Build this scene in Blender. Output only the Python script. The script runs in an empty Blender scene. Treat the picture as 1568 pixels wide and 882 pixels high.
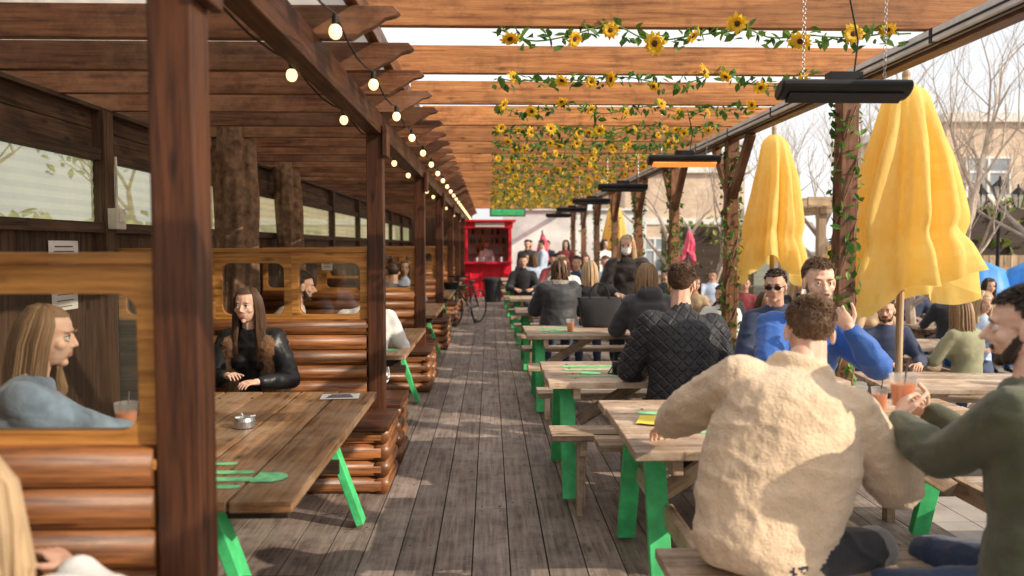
import bpy, math, random
from mathutils import Vector, Matrix, noise
from mathutils.bvhtree import BVHTree
random.seed(11)
V=Vector
scene=bpy.context.scene
rad=math.radians
# ---------------------------------------------------------------- materials
def newmat(name):
    m=bpy.data.materials.new(name); m.use_nodes=True
    nt=m.node_tree; b=nt.nodes['Principled BSDF']
    return m,nt,b
def N(nt,t,**k):
    n=nt.nodes.new(t)
    for a,v in k.items(): setattr(n,a,v)
    return n
def ramp(nt,src,stops):
    r=N(nt,'ShaderNodeValToRGB'); e=r.color_ramp.elements
    e[0].position,e[0].color=stops[0][0],(*stops[0][1],1)
    e[1].position,e[1].color=stops[-1][0],(*stops[-1][1],1)
    for p,c in stops[1:-1]:
        x=e.new(p); x.color=(*c,1)
    nt.links.new(src,r.inputs[0]); return r.outputs[0]
def mixc(nt,a,b,f,mode='MIX'):
    m=N(nt,'ShaderNodeMix',data_type='RGBA',blend_type=mode)
    for s,v in ((m.inputs[0],f),(m.inputs[6],a),(m.inputs[7],b)):
        if isinstance(v,(int,float)): s.default_value=v
        elif isinstance(v,tuple): s.default_value=(*v,1)
        else: nt.links.new(v,s)
    return m.outputs[2]
def noise_tex(nt,vec,scale,detail=4,rough=.55):
    n=N(nt,'ShaderNodeTexNoise'); n.inputs['Scale'].default_value=scale
    n.inputs['Detail'].default_value=detail; n.inputs['Roughness'].default_value=rough
    if vec is not None: nt.links.new(vec,n.inputs['Vector'])
    return n.outputs[0]
def mapping(nt,src,scale=(1,1,1),rot=(0,0,0)):
    m=N(nt,'ShaderNodeMapping'); m.inputs['Scale'].default_value=scale; m.inputs['Rotation'].default_value=rot
    nt.links.new(src,m.inputs[0]); return m.outputs[0]
def bump(nt,b,h,strength=.3,dist=.01):
    bp=N(nt,'ShaderNodeBump'); bp.inputs['Strength'].default_value=strength; bp.inputs['Distance'].default_value=dist
    nt.links.new(h,bp.inputs['Height']); nt.links.new(bp.outputs[0],b.inputs['Normal'])
def wood(name,dark,light,rough=.55,wear=None,wearamt=.5,bmp=.35,var=.35,spec=.4):
    m,nt,b=newmat(name)
    tc=N(nt,'ShaderNodeTexCoord')
    v=mapping(nt,tc.outputs['UV'],(1.3,24,1))
    g=noise_tex(nt,v,1.6,8,.7)
    col=ramp(nt,g,[(.36,dark),(.5,tuple(a*.45+c*.55 for a,c in zip(dark,light))),(.64,light)])
    g2=noise_tex(nt,mapping(nt,tc.outputs['UV'],(.7,6,1)),1.3,3,.5)
    st=ramp(nt,g2,[(.32,(.62,)*3),(.6,(1.08,)*3)]); col=mixc(nt,col,st,.85,'MULTIPLY')
    vk=mapping(nt,tc.outputs['UV'],(2.2,7,1))
    vo=N(nt,'ShaderNodeTexVoronoi'); vo.inputs['Scale'].default_value=1.3; nt.links.new(vk,vo.inputs['Vector'])
    kn=ramp(nt,vo.outputs['Distance'],[(.05,(.2,.18,.16)),(.17,(1,1,1))])
    col=mixc(nt,col,kn,.85,'MULTIPLY')
    if wear:
        w=noise_tex(nt,tc.outputs['Object'],2.6,7,.72)
        wf=ramp(nt,w,[(.44,(0,0,0)),(.62,(wearamt,)*3)])
        col=mixc(nt,col,wear,wf)
        w2=noise_tex(nt,tc.outputs['Object'],6.0,6,.7)
        col=mixc(nt,col,ramp(nt,w2,[(.36,(.6,.58,.56)),(.5,(1,1,1))]),.7,'MULTIPLY')
    at=N(nt,'ShaderNodeAttribute',attribute_name='rnd')
    rv=ramp(nt,at.outputs['Fac'],[(0,(1-var,)*3),(1,(1+var*.5,)*3)])
    col=mixc(nt,col,rv,1.0,'MULTIPLY')
    nt.links.new(col,b.inputs['Base Color'])
    rr=ramp(nt,g,[(.3,(min(1,rough+.12),)*3),(.7,(rough-.05,)*3)])
    nt.links.new(rr,b.inputs['Roughness'])
    b.inputs['Specular IOR Level'].default_value=spec
    bump(nt,b,g,bmp,.006)
    return m
def plain(name,col,rough=.6,metal=0,var=.15,scale=8,bmp=.0,bscale=60,sheen=0,spec=.4,emit=None,es=0,sss=0):
    m,nt,b=newmat(name)
    tc=N(nt,'ShaderNodeTexCoord')
    n=noise_tex(nt,tc.outputs['Object'],scale,5,.6)
    c=ramp(nt,n,[(.3,tuple(x*(1-var) for x in col)),(.7,tuple(min(1,x*(1+var)) for x in col))])
    if sss:
        n3=noise_tex(nt,tc.outputs['Object'],26,3,.5)
        c=mixc(nt,c,(col[0]*.95,col[1]*.68,col[2]*.62),ramp(nt,n3,[(.45,(0,0,0)),(.7,(.6,)*3)]))
    nt.links.new(c,b.inputs['Base Color'])
    b.inputs['Roughness'].default_value=rough; b.inputs['Metallic'].default_value=metal
    b.inputs['Specular IOR Level'].default_value=spec
    if bmp:
        n2=noise_tex(nt,tc.outputs['Object'],bscale,4,.6); bump(nt,b,n2,bmp,.01)
    if sheen: b.inputs['Sheen Weight'].default_value=sheen
    if emit: b.inputs['Emission Color'].default_value=(*emit,1); b.inputs['Emission Strength'].default_value=es
    if sss:
        b.inputs['Subsurface Weight'].default_value=sss; b.inputs['Subsurface Radius'].default_value=(.02,.008,.004); b.inputs['Subsurface Scale'].default_value=.3
    return m
def leafmat(name,cols,transl=.35,rough=.5):
    m,nt,b=newmat(name)
    at=N(nt,'ShaderNodeAttribute',attribute_name='rnd')
    st=[(i/(len(cols)-1),c) for i,c in enumerate(cols)]
    c=ramp(nt,at.outputs['Fac'],st)
    nt.links.new(c,b.inputs['Base Color']); b.inputs['Roughness'].default_value=rough
    tr=N(nt,'ShaderNodeBsdfTranslucent'); nt.links.new(c,tr.inputs[0])
    mx=N(nt,'ShaderNodeMixShader'); mx.inputs[0].default_value=transl
    nt.links.new(b.outputs[0],mx.inputs[1]); nt.links.new(tr.outputs[0],mx.inputs[2])
    nt.links.new(mx.outputs[0],nt.nodes['Material Output'].inputs[0])
    return m
def sheetmat(name,col,transp,transl,cspec=0):
    m,nt,b=newmat(name)
    b.inputs['Base Color'].default_value=(*col,1); b.inputs['Roughness'].default_value=.25
    tc=N(nt,'ShaderNodeTexCoord')
    n=noise_tex(nt,tc.outputs['Object'],1.7,5,.6)
    c=ramp(nt,n,[(.3,tuple(x*.75 for x in col)),(.7,col)])
    tr=N(nt,'ShaderNodeBsdfTranslucent'); nt.links.new(c,tr.inputs[0])
    nt.links.new(c,b.inputs['Base Color'])
    tp=N(nt,'ShaderNodeBsdfTransparent')
    m1=N(nt,'ShaderNodeMixShader'); m1.inputs[0].default_value=transl
    nt.links.new(b.outputs[0],m1.inputs[1]); nt.links.new(tr.outputs[0],m1.inputs[2])
    m2=N(nt,'ShaderNodeMixShader'); m2.inputs[0].default_value=transp
    nt.links.new(m1.outputs[0],m2.inputs[1]); nt.links.new(tp.outputs[0],m2.inputs[2])
    nt.links.new(m2.outputs[0],nt.nodes['Material Output'].inputs[0])
    return m
def glassmat(name,fac=.1):
    m,nt,b=newmat(name)
    gl=N(nt,'ShaderNodeBsdfGlossy'); gl.inputs['Roughness'].default_value=.04
    tp=N(nt,'ShaderNodeBsdfTransparent'); tp.inputs[0].default_value=(.93,.93,.9,1)
    fr=N(nt,'ShaderNodeFresnel'); fr.inputs[0].default_value=1.45
    ad=N(nt,'ShaderNodeMath',operation='ADD'); ad.inputs[1].default_value=fac-.03; nt.links.new(fr.outputs[0],ad.inputs[0])
    mx=N(nt,'ShaderNodeMixShader'); nt.links.new(ad.outputs[0],mx.inputs[0])
    nt.links.new(tp.outputs[0],mx.inputs[1]); nt.links.new(gl.outputs[0],mx.inputs[2])
    nt.links.new(mx.outputs[0],nt.nodes['Material Output'].inputs[0])
    return m
M_deck=wood('deck_wood',(.125,.092,.078),(.37,.29,.245),.52,wear=(.44,.37,.33),wearamt=.55,bmp=.5,var=.32)
M_post=wood('post_wood',(.030,.011,.006),(.135,.046,.018),.42,bmp=.35,var=.2)
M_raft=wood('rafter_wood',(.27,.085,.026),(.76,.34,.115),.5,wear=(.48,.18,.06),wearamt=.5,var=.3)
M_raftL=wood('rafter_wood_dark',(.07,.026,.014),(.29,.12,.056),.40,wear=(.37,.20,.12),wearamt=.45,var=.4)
M_log=wood('log_wood',(.07,.022,.008),(.42,.16,.05),.34,bmp=.3,var=.35,spec=.5)
M_frame=wood('frame_wood',(.32,.12,.025),(.74,.35,.09),.4,bmp=.2,var=.2)
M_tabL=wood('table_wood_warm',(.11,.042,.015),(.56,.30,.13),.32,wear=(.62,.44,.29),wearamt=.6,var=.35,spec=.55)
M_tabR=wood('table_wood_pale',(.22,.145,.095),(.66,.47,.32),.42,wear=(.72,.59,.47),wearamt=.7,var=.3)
M_dark=wood('dark_wood',(.022,.012,.008),(.08,.045,.03),.55,var=.3)
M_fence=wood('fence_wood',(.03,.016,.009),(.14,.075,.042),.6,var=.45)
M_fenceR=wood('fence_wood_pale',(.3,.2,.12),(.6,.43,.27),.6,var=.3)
M_green=plain('green_paint',(.07,.55,.19),.45,var=.3,scale=9,bmp=.1)
M_stencil=plain('stencil_paint',(.22,.68,.32),.6,var=.35,scale=25)
M_black=plain('black_metal',(.02,.02,.022),.4,metal=.3)
M_steel=plain('steel',(.5,.5,.5),.3,metal=.9)
M_grey=plain('grey_gutter',(.68,.67,.65),.35,var=.15)
M_white=plain('white_paper',(.8,.79,.76),.6,var=.06)
M_ink=plain('ink',(.12,.08,.1),.7)
M_red=plain('red_paint',(.8,.022,.05),.4,var=.12)
M_pink=plain('pink_fabric',(.8,.12,.2),.7)
M_bin=plain('bin_plastic',(.03,.033,.038),.45)
M_bulb=plain('bulb_glow',(1,.75,.4),.3,emit=(1,.66,.30),es=2.2)
M_heat=plain('heater_glow',(1,.3,.1),.3,emit=(1,.14,.02),es=2)
M_cable=plain('cable',(.02,.017,.015),.6)
M_roof=sheetmat('clear_roof_sheet',(.92,.93,.94),.68,.88)
M_roofL=sheetmat('smoked_roof_sheet',(.68,.60,.50),.09,.6)
M_poly=sheetmat('twinwall_window',(.98,.93,.50),.28,.9)
M_lampg=sheetmat('lantern_glass',(.95,.93,.85),.5,.8)
M_glass=glassmat('glass')
M_bark=plain('bark',(.22,.13,.08),.85,var=.6,scale=14,bmp=1.0,bscale=18)
M_barkp=plain('pale_bark',(.45,.36,.29),.85,var=.3,scale=6,bmp=.5,bscale=30)
M_leaf=leafmat('leaf',[(.03,.10,.015),(.09,.22,.035),(.22,.38,.07)])
M_hedge=leafmat('hedge_leaf',[(.08,.14,.02),(.2,.28,.05),(.42,.45,.1)])
M_petal=leafmat('petal',[(.88,.47,.01),(.94,.62,.02),(.96,.74,.07)],.4)
M_seed=plain('flower_center',(.10,.04,.012),.8)
M_wall=plain('painted_wall_mat',(.76,.78,.77),.8,var=.25,scale=1.3)
M_terr=plain('terrace_stone',(.36,.33,.30),.8,var=.25,scale=3,bmp=.2)
M_ground=plain('ground_mat',(.16,.15,.10),.95,var=.4,scale=.6,bmp=.4)
M_blue=plain('blue_tarp',(.05,.27,.7),.5)
M_box=plain('box_plastic',(.65,.6,.5),.5)
M_winglass=plain('window_dark',(.3,.34,.38),.15,var=.3,scale=1)
M_liq=plain('orange_drink',(.85,.25,.06),.2,emit=(.6,.12,.02),es=.1)
M_gold=plain('yellow_napkin',(.9,.68,.08),.7)
def umbmat():
    m=leafmat('yellow_canvas',[(.95,.66,.16),(.97,.76,.28),(.97,.83,.44)],.5,.75)
    nt=m.node_tree; b=nt.nodes['Principled BSDF']; tc=N(nt,'ShaderNodeTexCoord')
    n=noise_tex(nt,mapping(nt,tc.outputs['Object'],(9,9,2)),1.5,4); bump(nt,b,n,.4,.03); return m
M_umb=umbmat()
def brickmat(name,c1,c2,mo):
    m,nt,b=newmat(name); tc=N(nt,'ShaderNodeTexCoord')
    br=N(nt,'ShaderNodeTexBrick'); nt.links.new(tc.outputs['UV'],br.inputs['Vector'])
    br.inputs['Color1'].default_value=(*c1,1);br.inputs['Color2'].default_value=(*c2,1);br.inputs['Mortar'].default_value=(*mo,1)
    br.inputs['Scale'].default_value=1; br.inputs['Brick Width'].default_value=.23; br.inputs['Row Height'].default_value=.075; br.inputs['Mortar Size'].default_value=.008
    n=noise_tex(nt,tc.outputs['Object'],1.2,4); v=ramp(nt,n,[(.3,(.75,)*3),(.7,(1.1,)*3)])
    c=mixc(nt,br.outputs[0],v,1.0,'MULTIPLY'); nt.links.new(c,b.inputs['Base Color']); b.inputs['Roughness'].default_value=.85
    return m
M_brick=brickmat('brick',(.62,.42,.28),(.74,.55,.39),(.70,.63,.55))
M_stone=plain('pale_stone',(.75,.72,.67),.8)

# ---------------------------------------------------------------- mesh builder
class MB:
    def __init__(s): s.v=[];s.f=[];s.m=[];s.uv=[];s.r=[]
    def face(s,idx,m,uv,r): s.f.append(idx);s.m.append(m);s.uv.append(uv);s.r.append(r)
    def box(s,c,size,m=0,R=None,rnd=None,skip=()):
        if rnd is None: rnd=random.random()
        c=V(c);h=[x/2 for x in size];b=len(s.v)
        for i in range(8):
            p=V((h[0]*(1 if i&1 else -1),h[1]*(1 if i&2 else -1),h[2]*(1 if i&4 else -1)))
            s.v.append(c+((R@p) if R else p))
        L=max(range(3),key=lambda k:size[k]); ou,ov=random.random()*40,random.random()*40
        for ax,q in ((0,(1,3,7,5)),(0,(2,0,4,6)),(1,(3,2,6,7)),(1,(0,1,5,4)),(2,(4,5,7,6)),(2,(2,3,1,0))):
            o=[k for k in range(3) if k!=ax]
            if L in o:
                u=L; w=o[0] if o[1]==L else o[1]
            else: u,w=o
            uv=[]
            for i in q:
                p=[h[k]*(1 if i>>k&1 else -1) for k in range(3)]
                uv.append((p[u]+ou,p[w]+ov+ax*.37))
            s.face(tuple(b+i for i in q),m,uv,rnd)
    def beam(s,p0,p1,w,h,m=0,up=(0,0,1),rnd=None):
        p0=V(p0);p1=V(p1);d=(p1-p0);L=d.length;d.normalize()
        sd=V(up).cross(d)
        if sd.length<1e-4: sd=V((1,0,0)).cross(d)
        sd.normalize();u=d.cross(sd)
        R=Matrix((d,sd,u)).transposed()
        s.box((p0+p1)/2,(L,w,h),m,R,rnd)
    def loft(s,secs,m=0,n=12,rnd=None,fn=None):
        if rnd is None: rnd=random.random()
        b=len(s.v);k=len(secs);ou=random.random()*20;cum=0;us=[]
        for i,(c,A,B) in enumerate(secs):
            if i: cum+=(V(c)-V(secs[i-1][0])).length
            us.append(cum+ou)
            for j in range(n):
                t=2*math.pi*j/n; q=1 if fn is None else fn(i,t)
                s.v.append(V(c)+A*math.cos(t)*q+B*math.sin(t)*q)
        for i in range(k-1):
            ra=secs[i][1].length
            for j in range(n):
                j2=(j+1)%n
                s.face((b+i*n+j,b+i*n+j2,b+(i+1)*n+j2,b+(i+1)*n+j),m,
                  [(us[i],ra*6.28*j/n),(us[i],ra*6.28*(j+1)/n),(us[i+1],ra*6.28*(j+1)/n),(us[i+1],ra*6.28*j/n)],rnd)
        s.v.append(V(secs[0][0]));s.v.append(V(secs[-1][0]));e=len(s.v)
        for j in range(n):
            j2=(j+1)%n
            s.face((e-2,b+j2,b+j),m,[(0,0),(.02,.02),(0,.02)],rnd)
            s.face((e-1,b+(k-1)*n+j,b+(k-1)*n+j2),m,[(0,0),(.02,.02),(0,.02)],rnd)
    def tube(s,pts,rs,m=0,n=6,rnd=None):
        pts=[V(p) for p in pts]
        if isinstance(rs,(int,float)): rs=[rs]*len(pts)
        secs=[];A=None
        for i,p in enumerate(pts):
            d=(pts[min(i+1,len(pts)-1)]-pts[max(i-1,0)])
            d=d.normalized() if d.length>1e-9 else V((0,0,1))
            if A is None:
                A=V((0,0,1)).cross(d)
                if A.length<.1: A=V((1,0,0)).cross(d)
            A=(A-d*A.dot(d)).normalized();B=d.cross(A)
            secs.append((p,A*rs[i],B*rs[i]))
        s.loft(secs,m,n,rnd)
    def caps(s,p0,r0,p1,r1,m=0,n=10):
        p0=V(p0);p1=V(p1);d=(p1-p0)
        d=d.normalized() if d.length>1e-6 else V((0,0,1))
        pts=[];rs=[]
        for a in (80,50,20): pts.append(p0-d*r0*math.sin(rad(a)));rs.append(r0*math.cos(rad(a)))
        pts+= [p0,p1];rs+=[r0,r1]
        for a in (20,50,80): pts.append(p1+d*r1*math.sin(rad(a)));rs.append(r1*math.cos(rad(a)))
        s.tube(pts,rs,m,n)
    def ell(s,c,r,m=0,R=None,n=12,k=8,rnd=None):
        c=V(c);R=R or Matrix.Identity(3);secs=[]
        for i in range(k+1):
            a=-math.pi/2+math.pi*(i+.12*(1 if i==0 else -1 if i==k else 0))/k
            secs.append((c+R@V((0,0,r[2]*math.sin(a))),R@V((r[0]*math.cos(a),0,0)),R@V((0,r[1]*math.cos(a),0))))
        s.loft(secs,m,n,rnd)
    def mesh(s,name):
        me=bpy.data.meshes.new(name); me.from_pydata([tuple(p) for p in s.v],[],s.f)
        me.polygons.foreach_set('material_index',s.m)
        uvl=me.uv_layers.new(name='UVMap'); flat=[]
        for u in s.uv:
            for a in u: flat+=[a[0],a[1]]
        uvl.data.foreach_set('uv',flat)
        at=me.attributes.new('rnd','FLOAT','FACE'); at.data.foreach_set('value',s.r)
        return me
def link(o,parent=None):
    scene.collection.objects.link(o)
    if parent:
        o.parent=parent; o.matrix_parent_inverse=Matrix.Translation(-parent.location)
    return o
def build(mb,name,mats,parent=None,smooth=False,bevel=0):
    me=mb.mesh(name)
    for m in mats: me.materials.append(m)
    if smooth: me.polygons.foreach_set('use_smooth',[True]*len(me.polygons))
    o=bpy.data.objects.new(name,me); link(o,parent)
    if bevel:
        b=o.modifiers.new('bevel','BEVEL'); b.width=bevel; b.segments=2; b.limit_method='ANGLE'; b.angle_limit=rad(50)
    return o
def empty(name,loc=(0,0,0)):
    e=bpy.data.objects.new(name,None); e.location=loc; e.empty_display_size=.1
    scene.collection.objects.link(e); return e
def remesh(mb,name,mats,voxel,parent=None,it=3,disp=None):
    me=mb.mesh(name+'_src'); o=bpy.data.objects.new(name+'_src',me); scene.collection.objects.link(o)
    r=o.modifiers.new('r','REMESH'); r.mode='VOXEL'; r.voxel_size=voxel
    if it:
        sm=o.modifiers.new('s','SMOOTH'); sm.iterations=it; sm.factor=.5
    dg=bpy.context.evaluated_depsgraph_get(); dg.update()
    nm=bpy.data.meshes.new_from_object(o.evaluated_get(dg)); nm.name=name
    bpy.data.objects.remove(o); bpy.data.meshes.remove(me)
    nm.materials.clear()
    for m in mats: nm.materials.append(m)
    bvh=BVHTree.FromPolygons(mb.v,mb.f)
    mi=[]
    for p in nm.polygons:
        q=bvh.find_nearest(p.center); mi.append(mb.m[q[2]] if q[2] is not None else 0)
    nm.polygons.foreach_set('material_index',mi)
    nm.polygons.foreach_set('use_smooth',[True]*len(mi))
    if disp:
        vm={}
        for p,k in zip(nm.polygons,mi):
            for i in p.vertices: vm[i]=k
        nn=[v.normal.copy() for v in nm.vertices]
        for v in nm.vertices:
            v.co+=nn[v.index]*disp(v.co,vm.get(v.index,0))
    o=bpy.data.objects.new(name,nm); link(o,parent); return o

# ---------------------------------------------------------------- people
def cloth(name,col,rough=.8,bmp=.3,bscale=90,sheen=.2,var=.18):
    return plain(name,col,rough,var=var,scale=9,bmp=bmp,bscale=bscale,sheen=sheen)
SKIN=plain('skin',(.66,.41,.30),.55,var=.08,scale=20,bmp=.08,bscale=200,sss=.15)
SKIN2=plain('skin_fair',(.74,.49,.37),.55,var=.08,scale=20,bmp=.08,bscale=200,sss=.15)
LIP=plain('lips',(.52,.22,.18),.45)
EYEW=plain('eye_white',(.68,.64,.6),.2); EYED=plain('eye_iris',(.05,.03,.02),.15)
MASK=cloth('mask_fabric',(.82,.82,.8))
SHOE=cloth('shoe',(.03,.025,.02),.5)
def hairmat(name,c):
    m,nt,b=newmat(name); at=N(nt,'ShaderNodeAttribute',attribute_name='rnd'); tc=N(nt,'ShaderNodeTexCoord')
    n=noise_tex(nt,mapping(nt,tc.outputs['UV'],(3,160,1)),2,3)
    c1=ramp(nt,n,[(.3,tuple(x*.6 for x in c)),(.7,tuple(min(1,x*1.35) for x in c))])
    v=ramp(nt,at.outputs['Fac'],[(0,(.65,)*3),(1,(1.2,)*3)])
    nt.links.new(mixc(nt,c1,v,1.0,'MULTIPLY'),b.inputs['Base Color']); b.inputs['Roughness'].default_value=.5
    bump(nt,b,n,.5,.004); return m
H_brown=hairmat('hair_brown',(.12,.06,.03)); H_dark=hairmat('hair_dark',(.04,.022,.013))
H_blond=hairmat('hair_blond',(.60,.42,.24)); H_lbrown=hairmat('hair_light_brown',(.19,.105,.056)); H_db=hairmat('hair_dark_blond',(.33,.20,.105))
JEAN=cloth('jeans',(.035,.06,.13)); BLK=cloth('black_trousers',(.014,.014,.018))
FUR=cloth('fur_brown',(.22,.11,.05),.9,bmp=1.0,bscale=120,var=.5); FURG=cloth('fur_grey',(.34,.29,.25),.9,bmp=1,bscale=110,var=.4)
def hairline(d):
    y,z=d[1],d[2]
    if y>.45: t=.52
    elif y>0: t=-.12+(.64)*(y/.45)
    elif y>-.1: t=-.15
    else: t=-.15-.75*min(1,(-y-.1)/.35)
    return z>t
HC=V((0,-.015,.035))
def make_head(pos,Rh,skin,hair,hcol,parent,near=True,beard=False,glasses=False,mask=False,s=1.0,fem=False):
    T=lambda p:pos+Rh@(V(p)*s)
    mb=MB()
    def e(c,r,m=0): mb.ell(T(c),[x*s for x in r],m,Rh,16,10)
    def cp(a,ra,b_,rb,m=0): mb.caps(T(a),ra*s,T(b_),rb*s,m,8)
    e((0,-.015,.035),(.076,.096,.083)); e((0,.022,-.022),(.060 if fem else .062,.068,.085)); 
    jm=3 if beard else 0
    if fem: e((0,.026,-.070),(.042,.046,.036),jm); e((0,.062,-.094),(.015,.016,.015),jm)
    else: e((0,.026,-.075),(.050,.050,.036),jm); e((0,.066,-.098),(.021,.019,.017),jm)
    if beard:
        for sx in (-1,1): cp((sx*.060,.015,-.03),.013,(sx*.042,.045,-.085),.02,3)
        cp((-.024,.084,-.052),.0075,(.024,.084,-.052),.0075,3)
    nr=.78 if fem else 1
    cp((0,.082,.014),.008*nr,(0,.100 if fem else .107,-.022),.0122*nr); cp((-.010,.090,-.029),.008*nr,(.010,.090,-.029),.008*nr)
    cp((-.034,.071 if fem else .074,.030),.008 if fem else .012,(.034,.071 if fem else .074,.030),.008 if fem else .012)
    for sx in (-1,1):
        e((sx*.038,.056,-.022),(.024,.022,.022)); e((sx*.077,-.003,-.008),(.009,.019,.031))
    ly=.081 if fem else .084
    cp((-.016,ly,-.056),.0055,(.016,ly,-.056),.0055,1); cp((-.012,ly-.001,-.065),.0065,(.012,ly-.001,-.065),.0065,1)
    if mask:
        e((0,.068,-.052),(.056,.052,.046),2)
        cp((-.05,.05,-.03),.004,(-.075,0,0),.003,2); cp((.05,.05,-.03),.004,(.075,0,0),.003,2)
    cp((0,-.02,-.04),.050 if fem else .055,(0,-.035,-.14),.050 if fem else .057)
    remesh(mb,'head',[skin,LIP,MASK,hcol],.0044*s if near else .0085,parent,2 if near else 1)
    f=MB()
    for sx in (-1,1):
        f.ell(T((sx*.031,.0715,.006)),[.0125*s]*3,0,Rh,12,8); f.ell(T((sx*.031,.081,.006)),[.0060*s,.0038*s,.0060*s],1,Rh,10,6)
        f.tube([T((sx*.014,.087,.025)),T((sx*.03,.088,.030)),T((sx*.048,.077,.025))],[.0025*s,.0032*s,.0014*s],2,6)
        f.tube([T((sx*.017,.081,.012)),T((sx*.031,.0845,.0160)),T((sx*.046,.074,.011))],[.0024*s,.0032*s,.002*s],1 if fem else 3,5)
        f.tube([T((sx*.018,.080,-.001)),T((sx*.031,.083,-.005)),T((sx*.045,.074,.0))],[.002*s,.0030*s,.002*s],3,5)
        if glasses:
            f.ell(T((sx*.033,.099,.004)),[.026*s,.004*s,.02*s],4,Rh,12,6); f.tube([T((sx*.058,.09,.008)),T((sx*.08,0,.006))],.003*s,4,5)
    if glasses: f.tube([T((-.02,.103,.01)),T((.02,.103,.01))],.003*s,4,5)
    build(f,'eyes',[EYEW,EYED,hcol,skin,M_black],parent,True)
    h=MB()
    nu,nv=28,16; rr=(.080,.100,.088) if hair!='short' else (.079,.099,.087); idx={}
    for i in range(nv+1):
        a=-math.pi/2+math.pi*i/nv
        for j in range(nu):
            t=2*math.pi*j/nu
            d=V((math.cos(a)*math.cos(t),math.cos(a)*math.sin(t),math.sin(a)))
            q=1+.05*noise.noise(d*3+pos*5)
            idx[i,j]=len(h.v); h.v.append(T(HC+V((d.x*rr[0],d.y*rr[1],d.z*rr[2]))*q))
            if not hairline(d): idx[i,j]=-1-idx[i,j]
    for i in range(nv):
        for j in range(nu):
            q=[idx[i,j],idx[i,(j+1)%nu],idx[i+1,(j+1)%nu],idx[i+1,j]]
            if sum(1 for k in q if k>=0)>=3:
                q=[k if k>=0 else -1-k for k in q]
                h.face(tuple(q),0,[(a*.02,b*.02) for a,b in ((i,j),(i,j+1),(i+1,j+1),(i+1,j))],.25)
    rs=random.Random(int(abs(pos.x*1000)+abs(pos.y*777)))
    ph=V((rs.random()*9,rs.random()*9,rs.random()*9))
    if hair in('short','mid'):
        cnt=3200 if near else 260
        for _ in range(cnt):
            d=V((rs.gauss(0,1),rs.gauss(0,1),rs.gauss(.3,1))).normalized()
            if not hairline(d+V((0,0,rs.uniform(-.04,.05)))): continue
            top=max(0,d.z)**.7
            L=(.007+.018*top)*(1.0 if hair=='short' else 1.7)*(.7+.5*rs.random())
            p=HC+V((d.x*rr[0],d.y*rr[1],d.z*rr[2]))*.99
            fl=V((noise.noise(d*3+ph),noise.noise(d*3+ph+V((5,5,5))),noise.noise(d*3-ph)))*.8
            cb=V((.35*top,.75*top-.35,-.6*(1-top)))+fl+V((rs.uniform(-.15,.15),rs.uniform(-.15,.15),rs.uniform(-.15,.15)))
            cb=cb-d*cb.dot(d)
            g=(d*.5+cb*.8).normalized(); g2=(d*.05+cb).normalized() if cb.length>.1 else d
            w=.0024 if near else .0065
            h.tube([T(p),T(p+g*L*.5),T(p+g*L*.5+g2*L*.6)],[w*s,w*.85*s,w*.3*s],0,3,rs.random())
    if hair in('long','bob'):
        cnt=800 if near else 60; Lh=.36 if hair=='long' else .16
        for _ in range(cnt):
            t=rs.uniform(-math.pi,math.pi)
            if abs(t)<.95: t=rs.choice([-1,1])*rs.uniform(.95,1.7)
            sx,cy=math.sin(t),math.cos(t)
            cl=noise.noise(V((t*2.5,0,0))+ph); cl2=noise.noise(V((t*6,3,0))+ph)
            w=rs.uniform(-.010,.010)+.012*cl; ln=Lh*rs.uniform(.72,1.08)
            wav=.020*cl2+rs.uniform(-.005,.005)
            p=[HC+V((sx*.008,cy*.02-.01,.087+w*.15)),HC+V((sx*.050,cy*.065,.072+w*.3)),HC+V((sx*(.080+w*.6),cy*(.094+w*.6),.015)),
               HC+V((sx*(.086+w),cy*(.098+w)-.012,-.06)),HC+V((sx*(.088+w)+wav,cy*(.10+w)-.015,-.07-ln*.35)),
               HC+V((sx*(.098+w)-wav*1.2,cy*(.10+w)-.005+wav*.8,-.07-ln*.65)),HC+V((sx*(.094+w)+wav,cy*(.10+w)-wav,-.07-ln*.85)),HC+V((sx*(.082+w)-wav*.6,cy*(.085+w),-.07-ln))]
            k=.34 if near else 1.5
            h.tube([T(q) for q in p],[x*s*k for x in (.006,.010,.011,.011,.011,.010,.007,.002)],0,3,rs.random())
    if hair=='updo':
        h.ell(T((0,-.12,.06)),[.04*s]*3,0,Rh)
    build(h,'hair',[hcol],parent,True)
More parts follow.
